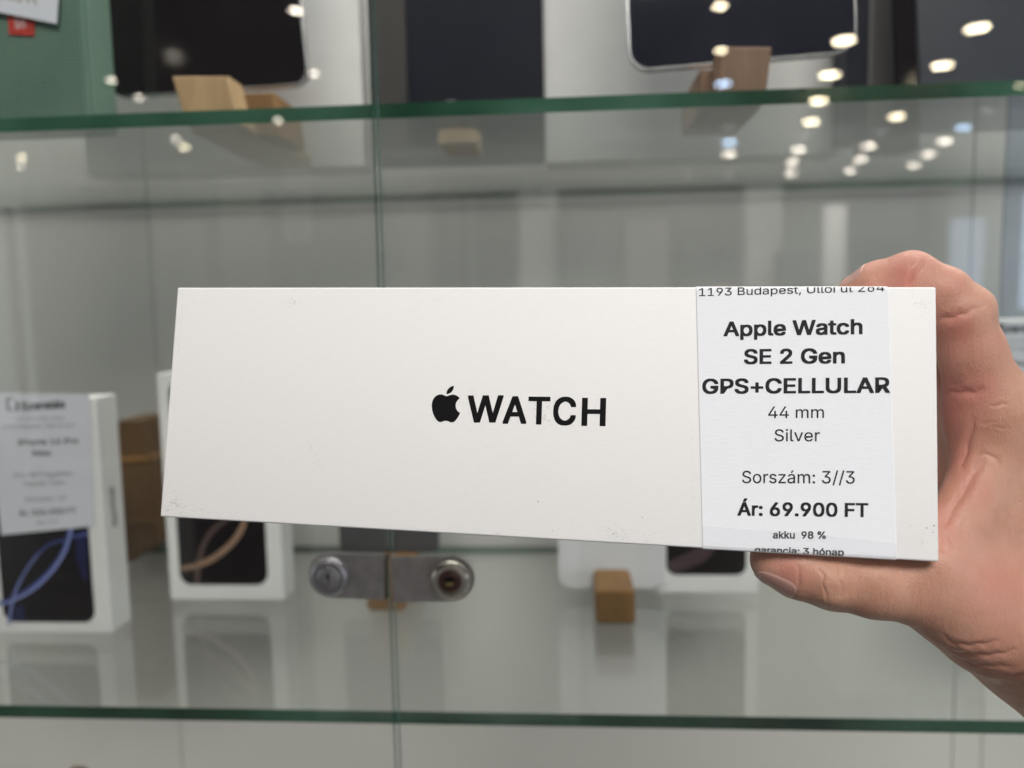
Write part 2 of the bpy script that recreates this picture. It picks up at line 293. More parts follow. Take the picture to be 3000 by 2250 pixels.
# ---------------------------------------------------------------- lettering: glyph outlines in 1/1000 em
GLY = {"%":[676,[[175,283,146,286,121,297,100,314,86,335,78,360,75,388,75,412,78,440,87,464,101,486,121,503,146,513,175,517,206,513,230,503,250,486,264,464,273,440,276,412,276,388,273,360,264,335,250,314,230,297,205,286],[175,327,198,332,212,346,220,366,223,388,223,412,221,434,213,454,198,468,175,473,153,468,138,454,130,434,127,412,127,388,130,366,138,346,153,332],[501,-10,471,-6,446,5,426,21,412,43,403,68,400,95,400,120,403,147,412,172,427,194,447,210,472,221,501,225,531,221,556,210,576,194,590,172,598,147,601,120,601,95,598,68,589,43,575,21,555,5,531,-6],[501,35,523,40,538,53,546,72,549,95,549,120,546,142,538,162,524,176,501,180,479,176,464,162,456,142,453,120,453,95,456,72,464,53,479,40],[132,0,482,509,540,509,191,0]]],"(":[273,[[89,207,92,264,101,324,114,384,132,441,153,494,177,539,236,539,212,485,191,428,174,370,161,313,151,207,153,161,160,115,172,67,188,16,236,-96,177,-96,139,-22,111,55,95,131]]],")":[273,[[37,-96,86,18,113,116,120,162,122,207,119,258,112,313,99,370,82,428,62,485,37,539,97,539,120,494,142,441,159,384,173,323,181,264,184,207,178,130,161,53,134,-23,97,-96]]],"+":[453,[[198,34,198,364,255,364,255,34],[61,172,61,226,391,226,391,172]]],",":[188,[[38,-119,68,71,137,71,84,-119]]],".":[188,[[95,-4,78,-1,63,9,53,24,50,41,53,59,63,73,78,83,95,87,113,83,128,73,138,59,141,41,138,24,128,9,113,-1]]],"/":[249,[[235,533,71,-76,14,-76,178,533]]],"0":[453,[[227,-7,174,1,130,24,95,62,69,113,53,178,48,254,53,330,69,395,95,447,130,484,174,508,227,516,279,508,323,484,358,447,384,395,400,330,405,254,400,178,384,113,358,62,323,24,279,1],[227,50,262,56,290,74,313,103,330,144,340,194,344,254,340,314,330,365,313,405,290,435,262,454,227,460,192,454,163,435,140,405,123,365,113,314,109,254,113,194,123,144,140,103,163,74,192,56]]],"1":[453,[[76,0,76,55,391,55,391,0],[276,509,276,0,212,0,212,448,209,448,86,358,86,427,198,509]]],"2":[453,[[64,0,64,47,234,229,282,282,311,327,318,349,320,371,317,397,308,419,293,436,273,449,250,457,224,460,196,457,172,447,153,433,139,413,130,390,127,362,66,362,71,405,86,442,111,473,143,496,181,511,225,516,268,511,306,497,337,474,361,445,376,411,381,372,379,345,371,318,357,290,336,259,267,180,153,60,153,57,389,57,389,0]]],"3":[453,[[218,-7,173,-3,133,10,98,30,70,57,52,92,44,132,109,132,115,107,126,87,143,71,165,59,190,52,219,50,248,52,275,61,298,74,315,93,325,116,329,145,326,172,316,196,299,217,275,234,242,244,201,248,157,248,157,299,288,448,288,452,70,452,70,509,372,509,372,461,211,278,211,289,264,288,308,276,344,253,371,222,388,185,393,145,387,103,370,66,344,35,309,12,266,-2]]],"4":[453,[[40,105,40,158,247,509,311,509,109,166,109,163,413,163,413,105],[282,0,282,121,282,146,282,318,343,318,343,0]]],"5":[453,[[221,-7,178,-2,140,11,108,32,83,60,67,93,60,130,122,130,127,108,138,89,154,73,173,60,196,52,221,50,250,54,276,64,298,81,314,104,324,132,328,162,324,193,314,221,297,244,275,262,248,273,218,277,192,275,167,268,145,258,128,246,67,253,96,509,366,509,366,452,151,452,134,301,136,301,155,314,178,325,203,332,229,334,263,330,294,321,321,306,345,285,364,260,379,231,388,198,391,163,386,116,369,76,343,41,309,15,268,-1]]],"6":[453,[[226,-7,182,-2,142,15,109,40,84,74,69,115,64,162,68,199,80,239,102,285,137,340,252,509,322,509,151,261,145,261,165,288,196,307,214,312,235,314,278,309,316,295,347,271,370,240,384,202,389,157,384,112,368,73,343,39,310,14,271,-2],[226,48,254,52,279,63,299,79,314,101,324,128,327,157,324,187,314,213,299,235,279,251,254,262,226,265,198,262,174,252,154,236,138,214,128,188,125,158,128,128,138,102,154,80,174,63,198,52]]],"8":[453,[[226,-7,178,-2,136,11,100,33,74,62,57,96,52,135,55,166,65,195,81,220,101,241,125,256,153,265,153,267,119,282,93,308,76,342,70,380,75,417,90,450,114,477,146,498,183,512,226,516,269,512,306,498,337,477,361,450,377,417,382,380,376,342,359,308,333,282,300,267,300,265,327,256,351,241,371,220,387,195,397,166,401,135,395,96,378,62,352,33,317,11,274,-2],[226,49,258,52,285,60,307,74,323,91,333,114,337,139,333,166,322,189,306,208,283,223,256,232,226,235,196,232,169,223,146,208,130,189,119,166,115,139,119,114,129,91,145,74,167,60,195,52],[226,290,252,292,274,300,293,313,307,330,316,351,319,376,316,400,308,420,294,437,275,449,252,457,226,460,200,457,177,449,158,437,145,420,136,400,133,376,136,351,145,330,158,313,178,300,200,292]]],"9":[453,[[226,516,271,510,310,494,343,468,368,434,384,394,389,347,385,310,373,270,350,224,315,168,200,0,130,0,301,248,307,248,299,234,287,221,257,202,238,197,218,195,174,200,137,214,106,237,83,269,69,307,64,352,69,397,85,436,110,469,143,494,182,510],[226,460,198,457,174,446,154,430,138,407,128,381,125,352,128,322,138,295,154,273,174,257,198,247,226,243,254,247,279,257,299,273,314,295,324,321,327,350,324,381,314,407,299,430,279,446,254,457]]],":":[188,[[95,-4,78,-1,63,9,53,24,50,41,53,59,63,73,78,83,95,87,113,83,128,73,138,59,141,41,138,24,128,9,113,-1],[95,271,78,274,63,284,53,299,50,316,53,334,63,349,78,358,95,362,113,358,128,349,138,334,141,316,138,299,128,284,113,274]]],"A":[480,[[16,0,201,509,276,509,463,0,395,0,287,302,264,372,232,478,245,478,213,371,191,302,85,0],[110,142,110,199,370,199,370,142]]],"B":[456,[[60,0,60,509,241,509,290,504,329,491,359,470,381,442,394,410,398,374,395,344,387,320,373,301,356,286,337,275,315,267,315,262,339,257,363,245,385,227,402,203,414,173,418,136,414,100,400,67,377,39,344,18,301,4,247,0],[125,57,245,57,296,63,330,80,349,106,355,137,352,162,342,184,327,203,306,218,280,228,248,231,125,231],[125,285,238,285,264,288,288,296,308,309,323,326,333,348,336,372,330,404,313,429,283,446,240,452,125,452]]],"C":[510,[[267,-7,205,1,150,25,104,63,70,115,48,179,40,254,48,329,70,393,104,445,150,484,205,508,267,516,305,513,340,504,373,490,402,471,427,447,448,418,463,385,473,348,408,348,400,373,389,395,375,413,357,428,338,440,315,449,292,454,267,456,223,450,184,432,150,404,125,364,109,314,103,254,109,195,125,145,151,105,184,76,223,59,267,53,315,60,338,69,357,81,375,96,389,114,400,136,408,160,473,160,464,124,448,91,428,62,402,38,373,18,341,5,305,-4]]],"E":[419,[[60,0,60,509,372,509,372,452,125,452,125,286,355,286,355,229,125,229,125,57,375,57,375,0]]],"F":[410,[[60,0,60,509,369,509,369,452,125,452,125,278,346,278,346,221,125,221,125,0]]],"G":[520,[[269,-7,205,1,149,25,103,64,69,116,47,180,40,254,47,329,69,393,103,445,149,484,203,508,265,516,304,513,340,504,374,489,403,469,429,445,449,416,464,384,474,349,408,349,387,393,373,411,356,427,315,448,291,454,265,456,222,450,183,432,150,404,125,364,109,314,103,254,109,195,125,145,151,105,184,76,224,59,269,53,309,58,345,71,374,93,396,123,410,160,415,202,434,199,283,199,283,256,478,256,478,200,471,141,451,91,419,50,377,19,326,0]]],"H":[517,[[60,0,60,509,125,509,125,289,392,289,392,509,457,509,457,0,392,0,392,232,125,232,125,0]]],"L":[393,[[60,0,60,509,125,509,125,57,361,57,361,0]]],"M":[628,[[60,0,60,509,152,509,277,187,287,159,299,123,311,84,322,49,307,49,318,83,330,121,342,158,352,187,476,509,568,509,568,0,504,0,504,291,504,327,505,369,506,413,507,457,513,457,498,409,482,363,467,322,456,291,342,0,286,0,170,291,159,321,145,361,129,408,112,457,119,457,120,416,121,372,122,328,122,291,122,0]]],"P":[445,[[60,0,60,509,235,509,289,504,332,487,366,462,390,430,404,391,409,348,404,304,390,265,366,233,332,207,289,191,235,186,109,186,109,242,233,242,269,246,297,256,318,272,333,294,342,320,344,348,342,376,333,402,318,423,297,439,268,449,232,452,125,452,125,0]]],"R":[449,[[60,0,60,509,236,509,289,504,333,489,367,465,390,433,404,395,409,352,404,309,390,271,367,240,333,217,289,203,236,198,96,198,96,255,234,255,269,258,298,267,319,281,334,300,342,324,345,352,342,380,334,405,319,425,298,440,269,449,233,452,125,452,125,0],[353,0,230,229,303,229,428,0]]],"S":[447,[[224,-9,172,-4,128,9,91,31,64,60,46,96,38,137,104,137,110,110,123,88,142,71,166,59,194,51,224,49,257,52,286,60,310,74,329,92,342,114,346,139,342,161,332,179,316,193,296,205,245,222,184,239,128,261,86,289,60,326,52,372,58,413,75,448,102,476,138,498,180,512,227,516,274,512,316,498,351,476,377,449,394,415,401,378,337,378,327,412,302,437,267,453,225,459,194,456,167,448,145,435,129,418,119,398,115,376,119,352,131,334,148,319,169,308,212,293,264,279,312,264,359,238,378,220,395,198,405,171,408,139,403,99,386,64,360,34,323,11,278,-4]]],"T":[449,[[32,452,32,509,417,509,417,452,257,452,257,0,193,0,193,452]]],"U":[517,[[259,-8,203,-2,154,15,114,43,85,80,66,124,60,173,60,509,124,509,124,178,128,144,141,113,161,88,187,68,220,56,259,52,298,56,331,68,357,88,377,113,389,144,393,178,393,509,457,509,457,173,451,124,433,80,403,43,363,15,315,-2]]],"W":[686,[[155,0,16,509,82,509,163,196,175,145,187,94,197,40,189,40,200,94,211,145,224,196,306,509,380,509,462,196,474,145,486,94,497,40,488,40,499,94,510,145,523,196,603,509,670,509,530,0,455,0,368,323,351,391,336,475,350,475,335,395,318,323,230,0]]],"a":[389,[[160,-9,126,-5,94,5,68,22,48,45,34,74,30,108,34,138,43,161,58,179,78,193,125,211,178,220,234,227,265,235,273,243,276,255,276,257,274,278,267,297,256,311,240,322,220,329,196,331,171,329,149,322,132,313,118,301,100,274,41,291,57,322,79,346,104,364,133,375,163,382,194,384,239,379,263,372,286,360,306,343,322,320,333,290,337,251,337,0,277,0,277,52,272,52,252,25,236,12,215,1,190,-6],[170,45,202,49,228,59,248,74,263,93,272,115,276,138,276,190,259,182,231,176,200,171,175,168,134,159,117,150,103,139,95,124,92,105,94,87,102,72,114,60,130,52]]],"c":[396,[[207,-8,159,-2,117,16,82,46,56,85,39,133,34,187,39,243,56,291,82,330,117,360,159,378,207,384,260,377,305,356,324,340,340,322,353,301,362,277,303,262,290,289,270,311,242,325,207,330,173,325,145,310,124,287,108,258,99,224,96,187,99,151,108,117,124,88,145,66,173,51,207,46,243,52,271,66,292,89,304,117,363,102,354,78,341,56,325,37,306,21,261,-1,235,-6]]],"d":[424,[[195,-8,151,-2,111,16,79,45,55,84,39,133,34,189,39,245,55,293,80,332,112,361,151,378,196,384,228,382,253,373,273,360,287,346,306,319,311,319,311,509,372,509,372,0,313,0,313,59,307,59,287,31,252,4,227,-5],[205,47,236,52,263,65,284,87,299,115,309,149,312,189,309,229,300,263,284,291,263,312,237,326,205,330,172,325,145,311,124,289,108,261,99,227,96,189,99,151,109,117,124,88,145,66,172,52]]],"e":[404,[[212,-8,160,-2,117,16,82,46,56,85,39,132,34,187,39,242,55,290,80,329,115,359,157,378,205,384,236,382,266,374,294,360,319,341,341,315,357,282,367,242,371,194,371,169,75,169,75,221,338,221,310,202,307,237,298,269,283,294,263,314,237,326,205,330,173,326,146,313,125,294,109,270,99,241,96,211,96,178,100,139,110,106,128,80,151,61,179,50,212,46,234,48,254,53,271,61,285,73,297,88,306,105,365,91,353,63,335,39,311,19,283,4,249,-5]]],"g":[425,[[207,-151,168,-148,134,-140,105,-127,82,-110,64,-91,51,-69,101,-41,122,-66,136,-78,154,-88,178,-95,207,-97,249,-92,282,-75,304,-46,311,-6,311,68,306,68,287,41,252,16,227,8,195,5,151,10,113,27,80,53,55,90,39,136,34,191,39,246,55,293,80,332,112,361,152,378,196,384,228,382,253,373,273,360,288,346,308,319,313,319,313,379,372,379,372,-9,367,-54,350,-90,324,-117,291,-136,251,-147],[205,59,237,63,264,75,285,95,300,121,309,154,312,193,309,231,300,264,285,291,264,312,237,326,205,330,172,326,145,312,124,290,109,262,99,230,96,193,99,155,109,123,124,96,145,76,172,63]]],"h":[410,[[114,227,114,0,53,0,53,509,114,509,114,287,102,287,124,332,152,362,187,379,227,384,264,380,295,369,321,349,341,321,353,285,357,240,357,0,296,0,296,235,290,275,273,304,246,323,210,329,184,326,161,317,141,303,126,283,117,257]]],"i":[167,[[53,0,53,379,114,379,114,0],[84,443,68,446,54,455,44,468,41,483,44,499,54,512,68,521,84,524,100,521,114,512,123,499,126,483,123,468,114,455,100,446]]],"k":[381,[[110,137,110,212,121,212,284,379,360,379,184,199,177,199],[53,0,53,509,114,509,114,0],[294,0,148,186,191,229,372,0]]],"l":[189,[[139,-2,101,3,74,20,58,48,53,84,53,509,114,509,114,99,116,76,120,62,130,54,146,52,160,53,170,54,181,3,162,-1]]],"m":[610,[[53,0,53,379,112,379,112,295,108,295,118,323,132,346,151,363,172,376,195,384,219,386,257,380,287,361,309,332,321,295,312,295,322,320,337,343,357,361,381,375,408,383,437,386,468,382,497,372,522,354,541,328,553,296,557,255,557,0,496,0,496,254,490,289,473,313,448,326,419,330,395,328,374,320,358,307,345,290,338,270,335,247,335,0,274,0,274,260,269,288,253,311,229,325,199,330,178,328,158,320,140,307,126,289,117,266,114,238,114,0]]],"n":[410,[[114,227,114,0,53,0,53,379,112,379,112,287,102,287,124,332,152,362,187,379,227,384,264,380,295,369,321,349,341,321,353,285,357,240,357,0,296,0,296,235,290,275,273,304,246,323,210,329,184,326,161,317,141,303,126,283,117,257]]],"o":[415,[[207,-8,159,-2,117,16,82,46,56,85,39,133,34,187,39,243,56,291,82,330,117,360,159,378,207,384,256,378,299,360,334,330,359,291,376,243,381,187,376,133,359,85,334,46,299,16,256,-2],[207,46,242,51,270,66,292,88,307,117,316,151,319,187,316,224,307,258,292,287,270,310,242,325,207,330,173,325,145,310,124,287,108,258,99,224,96,187,99,151,108,117,124,88,145,66,173,51]]],"p":[424,[[53,-143,53,379,112,379,112,319,118,319,137,346,152,360,171,373,197,382,229,384,274,378,313,361,345,332,370,293,385,245,390,189,385,133,370,84,345,45,313,16,274,-2,229,-8,198,-5,173,4,153,17,138,31,118,59,114,59,114,-143],[220,47,252,52,279,66,300,88,316,117,325,151,328,189,325,227,316,261,301,289,280,311,253,325,220,330,188,326,161,312,140,291,125,263,116,229,113,189,116,149,125,115,140,87,162,65,188,52]]],"r":[259,[[53,0,53,379,112,379,112,321,115,321,130,347,152,367,181,380,213,385,229,384,243,384,243,322,230,324,207,326,182,323,159,315,140,301,126,284,117,262,114,237,114,0]]],"s":[365,[[182,-8,145,-5,112,3,84,18,62,38,46,63,36,94,94,107,105,79,124,60,150,49,181,45,217,49,244,62,262,81,268,103,264,121,254,136,237,147,212,155,149,170,104,186,72,208,53,237,47,274,52,305,65,332,87,354,115,370,149,381,187,384,223,381,254,372,279,358,299,339,314,316,324,290,268,277,258,298,243,316,220,329,187,333,156,329,131,317,114,299,109,277,113,258,124,243,144,232,172,223,229,209,275,193,306,171,325,142,331,107,326,75,312,47,290,24,260,6,223,-4]]],"t":[227,[[204,379,204,327,6,327,6,379],[65,471,126,471,126,98,128,76,136,61,150,53,170,50,185,51,202,54,213,2,192,-3,168,-4,125,2,92,21,72,52,65,93]]],"u":[410,[[182,-5,146,-1,115,11,89,30,69,59,57,95,53,139,53,379,114,379,114,144,120,104,137,75,164,56,200,50,226,53,249,62,269,76,283,97,293,122,296,153,296,379,357,379,357,0,298,0,298,92,307,92,286,47,257,17,222,0]]],"v":[389,[[163,0,17,379,84,379,165,155,187,87,206,21,184,21,203,87,224,155,305,379,371,379,226,0]]],"x":[379,[[21,0,171,218,171,171,29,379,100,379,147,306,179,253,207,206,175,206,202,253,233,306,282,379,352,379,209,169,209,214,358,0,287,0,231,85,200,136,173,182,205,182,178,136,148,85,91,0]]],"z":[380,[[42,0,42,46,254,320,254,323,48,323,48,379,333,379,333,331,126,60,126,56,339,56,339,0]]],"Á":[480,[[16,0,201,509,276,509,463,0,395,0,287,302,264,372,232,478,245,478,213,371,191,302,85,0],[110,142,110,199,370,199,370,142],[213,558,260,659,329,659,263,558]]],"Ü":[517,[[259,-8,203,-2,154,15,114,43,85,80,66,124,60,173,60,509,124,509,124,178,128,144,141,113,161,88,187,68,220,56,259,52,298,56,331,68,357,88,377,113,389,144,393,178,393,509,457,509,457,173,451,124,433,80,403,43,363,15,315,-2],[331,572,315,575,302,584,293,597,290,612,293,628,302,641,315,650,331,653,346,650,359,641,368,628,371,612,368,597,359,584,346,575],[187,572,171,575,158,584,149,597,146,612,149,628,158,641,171,650,187,653,203,650,216,641,224,628,227,612,224,597,216,584,203,575]]],"á":[389,[[160,-9,126,-5,94,5,68,22,48,45,34,74,30,108,34,138,43,161,58,179,78,193,125,211,178,220,234,227,265,235,273,243,276,255,276,257,274,278,267,297,256,311,240,322,220,329,196,331,171,329,149,322,132,313,118,301,100,274,41,291,57,322,79,346,104,364,133,375,163,382,194,384,239,379,263,372,286,360,306,343,322,320,333,290,337,251,337,0,277,0,277,52,272,52,252,25,236,12,215,1,190,-6],[170,45,202,49,228,59,248,74,263,93,272,115,276,138,276,190,259,182,231,176,200,171,175,168,134,159,117,150,103,139,95,124,92,105,94,87,102,72,114,60,130,52],[162,429,210,529,278,529,212,429]]],"é":[404,[[212,-8,160,-2,117,16,82,46,56,85,39,132,34,187,39,242,55,290,80,329,115,359,157,378,205,384,236,382,266,374,294,360,319,341,341,315,357,282,367,242,371,194,371,169,75,169,75,221,338,221,310,202,307,237,298,269,283,294,263,314,237,326,205,330,173,326,146,313,125,294,109,270,99,241,96,211,96,178,100,139,110,106,128,80,151,61,179,50,212,46,234,48,254,53,271,61,285,73,297,88,306,105,365,91,353,63,335,39,311,19,283,4,249,-5],[177,429,225,529,293,529,227,429]]],"ó":[415,[[207,-8,159,-2,117,16,82,46,56,85,39,133,34,187,39,243,56,291,82,330,117,360,159,378,207,384,256,378,299,360,334,330,359,291,376,243,381,187,376,133,359,85,334,46,299,16,256,-2],[207,46,242,51,270,66,292,88,307,117,316,151,319,187,316,224,307,258,292,287,270,310,242,325,207,330,173,325,145,310,124,287,108,258,99,224,96,187,99,151,108,117,124,88,145,66,173,51],[181,429,228,529,297,529,231,429]]],"ú":[410,[[182,-5,146,-1,115,11,89,30,69,59,57,95,53,139,53,379,114,379,114,144,120,104,137,75,164,56,200,50,226,53,249,62,269,76,283,97,293,122,296,153,296,379,357,379,357,0,298,0,298,92,307,92,286,47,257,17,222,0],[178,429,226,529,294,529,228,429]]],"ü":[410,[[182,-5,146,-1,115,11,89,30,69,59,57,95,53,139,53,379,114,379,114,144,120,104,137,75,164,56,200,50,226,53,249,62,269,76,283,97,293,122,296,153,296,379,357,379,357,0,298,0,298,92,307,92,286,47,257,17,222,0],[277,443,261,446,248,455,239,468,236,483,239,499,248,512,261,520,277,523,292,520,305,512,314,499,317,483,314,468,305,455,292,446],[133,443,117,446,104,455,96,468,93,483,96,499,104,512,117,520,133,523,149,520,162,512,170,499,173,483,170,468,162,455,149,446]]],"ő":[415,[[207,-8,159,-2,117,16,82,46,56,85,39,133,34,187,39,243,56,291,82,330,117,360,159,378,207,384,256,378,299,360,334,330,359,291,376,243,381,187,376,133,359,85,334,46,299,16,256,-2],[207,46,242,51,270,66,292,88,307,117,316,151,319,187,316,224,307,258,292,287,270,310,242,325,207,330,173,325,145,310,124,287,108,258,99,224,96,187,99,151,108,117,124,88,145,66,173,51],[151,429,100,429,140,529,209,529],[261,429,211,429,268,529,336,529]]]," ":[188,[]]}
CAPH = max(GLY['H'][1][0][1::2])/1000
def text_geo(s):
    """flat filled lettering: 2D verts, faces and the layer of each vertex (strokes that cross lie in separate layers)"""
    layers = {}; x = 0
    def area2(c): return sum(c[k]*c[(k+3) % len(c)]-c[(k+2) % len(c)]*c[k+1] for k in range(0, len(c), 2))
    for ch in s:
        adv, cs = GLY[ch]
        if cs:
            ars = [area2(c) for c in cs]; big = max(ars, key=abs); outs = [c for c, a in zip(cs, ars) if a*big > 0]; holes = [c for c, a in zip(cs, ars) if a*big <= 0]
            for k, c in enumerate(outs):
                g_ = [c] + [h for h in holes if min(c[0::2]) <= min(h[0::2]) and max(c[0::2]) >= max(h[0::2]) and min(c[1::2]) <= min(h[1::2]) and max(c[1::2]) >= max(h[1::2])]
                layers.setdefault(k, []).extend([[(x+q[2*i]/1000, q[2*i+1]/1000) for i in range(len(q)//2)] for q in g_])
        x += adv/1000
    V_, F_, Lv = [], [], []
    for k, cs in layers.items():
        cu = bpy.data.curves.new('tmp', 'CURVE'); cu.dimensions = '2D'; cu.fill_mode = 'FRONT'
        for c in cs:
            sp = cu.splines.new('POLY'); sp.points.add(len(c)-1)
            for i, q in enumerate(c): sp.points[i].co = (*q, 0, 1)
            sp.use_cyclic_u = True
        o = bpy.data.objects.new('tmp', cu); COL.objects.link(o)
        dg = bpy.context.evaluated_depsgraph_get(); me = bpy.data.meshes.new_from_object(o.evaluated_get(dg))
        n = len(V_); V_ += [(p.co.x, p.co.y) for p in me.vertices]; F_ += [[q+n for q in p.vertices] for p in me.polygons]; Lv += [k*.5]*len(me.vertices)
        bpy.data.objects.remove(o); bpy.data.curves.remove(cu); bpy.data.meshes.remove(me)
    return V_, F_, Lv
def text_on(name, s, fr2, L, Rt, cap, mat, parent, bold=0, clip=None, eps=.00006):
    """lettering on a face. fr2(u, v, h): u right, v down, h out of the face; baseline from L=(u,v) to Rt"""
    v0, f0, l0 = text_geo(s); nb = 8 if bold > .012 else (4 if bold > 0 else 1)
    v, f, lev = [], [], []
    for i in range(nb):      # a heavier stroke: the same outline struck several times round a small circle
        sx, sy = ((1, 1), (1, -1), (-1, -1), (-1, 1), (1, 0), (0, -1), (-1, 0), (0, 1))[i]; n = len(v); v += [(x+bold*sx*.9, y+bold*.7*sy) for x, y in v0]; f += [[q+n for q in g_] for g_ in f0]; lev += [i+q*.6 for q in l0]
    xs = [p[0] for p in v]; x0, x1 = min(xs), max(xs); y0 = bold*.7; k = cap/(CAPH+2*y0)
    w = []
    for (x, y), l in zip(v, lev):
        t = (x-x0)/(x1-x0); w.append((L[0]+(Rt[0]-L[0])*t, L[1]+(Rt[1]-L[1])*t - (y+y0)*k, l*6e-6))
    if clip:
        bm = bmesh.new(); vs = [bm.verts.new(q) for q in w]
        for q in f:
            try: bm.faces.new([vs[i] for i in q])
            except ValueError: pass
        for co, no in clip:
            bmesh.ops.bisect_plane(bm, geom=bm.verts[:]+bm.edges[:]+bm.faces[:], plane_co=(*co, 0), plane_no=(*no, 0), clear_outer=True)
        bm.verts.index_update(); w = [tuple(q.co) for q in bm.verts]; f = [[q.index for q in g.verts] for g in bm.faces]; bm.free()
    o = mk(name, [fr2(u, vv, eps+h) for u, vv, h in w], f, mat, parent)
    return o

# ================================================================= THE SHOP BEHIND THE CAMERA (seen mirrored in the glass doors)
YD = .395            # front face of the glass doors
def Rf(px, py, dist):  # the real point whose mirror image in the doors shows at this pixel, dist metres away
    p = U(px, py, dist); return Vector((p.x, 2*YD-p.y, p.z))
def Rc(px, py, Z):
    p = V(px, py, Z); return Vector((p.x, 2*YD-p.y, p.z))
CEIL = 2.85
def slab(name, x0, x1, y0, y1, z0, z1, mat, parent=None, bev=0):
    g = box_geo(x0, x1, y0, y1, z0, z1, bev); return mk(name, g[0], g[1], mat, parent)
WALLM = plain('shop_wall_paint', (.34, .34, .335), .7, nscale=1.2)
CEILM = plain('shop_ceiling_paint', (.10, .105, .12), .7, nscale=1)
FLOORM = plain('shop_floor_tile', (.16, .155, .15), .35, nscale=2, var=.2)
PALEM = plain('pale_furniture', (.78, .78, .76), .5, nscale=2)
GREYM = plain('grey_furniture', (.05, .05, .055), .5, nscale=2)
tag(slab('ceiling', -7, 9, -9.8, .38, CEIL, CEIL+.1, CEILM), kind='structure')
tag(slab('floor', -7, 9, -9.8, 1.4, -.05, 0, FLOORM), kind='structure')
tag(slab('wall', -7, 9, -9.9, -9.8, 0, CEIL, WALLM), kind='structure')
tag(slab('wall', -7, 9, 1.3, 1.4, 0, CEIL, WALLM), kind='structure')
WARM = emit('warm_downlight', (1.0, .86, .60), 42)
PINKW = emit('soft_downlight', (1.0, .89, .76), 34)
COOL = emit('daylight_spot', (.50, .72, 1.0), 22)
DIM = emit('dim_spot', (1.0, .95, .95), 9)
TRIM = plain('white_trim', (.75, .75, .75), .5)
def downlight(px, py, r, mat, label, group, zs=1.0):
    p = Rc(px, py, CEIL-.004)
    e = empty('downlight', (p.x, p.y, CEIL-.004), label, 'ceiling light', group)
    g = lathe_geo([(r, 0), (r, .0015)], 24); fr = Fr((p.x, p.y, CEIL-.006), (1, 0, 0), (0, 0, -1), (0, 1, 0)); put('lamp_disc', g, fr, mat, e)
    v, f = [], []
    for rr_, h in ((r*1.02, 0), (r*1.02, .004), (r*1.22, .004), (r*1.22, 0)):
        for i in range(24):
            a = 2*math.pi*i/24; v.append((rr_*math.cos(a), h, rr_*math.sin(a)))
    for j in range(3):
        for i in range(24): f.append((j*24+i, j*24+(i+1) % 24, (j+1)*24+(i+1) % 24, (j+1)*24+i))
    put('trim_ring', (v, f), Fr((p.x, p.y, CEIL-.0045), (1, 0, 0), (0, 0, -1), (0, 1, 0)), TRIM, e)
row_names = {1: 'row that runs farthest right', 2: 'steep left row', 3: 'right-hand short row'}
warm = [(2865, 80, WARM, 'large warm oval light nearest the top right corner of the glass'),
        (2762, 190, WARM, 'warm oval light just above the upper shelf, below the corner one'),
        (2473, 117, WARM, 'large warm oval light over the right corner of the navy tablet'),
        (2432, 218, WARM, 'warm oval light just above the green shelf edge at the tablet corner'),
        (2399, 294, WARM, 'warm oval light just under the green shelf edge, top of its row'),
        (2377, 356, WARM, 'warm oval light second below the green shelf edge in the steep row'),
        (2341, 437, PINKW, 'pale oval light right below the dim white dot in the steep row'),
        (2324, 473, PINKW, 'pale oval light last but one at the foot of the steep row'),
        (2317, 507, PINKW, 'faint pale oval light at the very foot of the steep row'),
        (2628, 340, WARM, 'warm oval light on its own at the head of the middle row'),
        (2547, 427, PINKW, 'pale oval light below the dim dot in the middle row'),
        (2521, 465, PINKW, 'pale oval light last but one in the middle row'),
        (2491, 499, PINKW, 'pale oval light at the foot of the middle row'),
        (2768, 413, PINKW, 'pale oval light just below the blue one on the right'),
        (2721, 451, PINKW, 'pale oval light halfway down the rightmost row'),
        (2677, 483, PINKW, 'pale oval light at the foot of the rightmost row'),
        (2136, 450, PINKW, 'pale oval light hanging under the lower blue light')]
for px, py, m, lab in warm: downlight(px, py, .058, m, lab, 'round ceiling lights mirrored in the glass')
for px, py, lab in ((2119, 243, 'blue white light overlapping the walnut block'), (2137, 416, 'blue white light under the shelf below the walnut block'),
                    (2824, 373, 'blue white light far right below the shelf edge')):
    downlight(px, py, .048 if py < 300 else .058, COOL, lab, 'bluish ceiling lights mirrored in the glass')
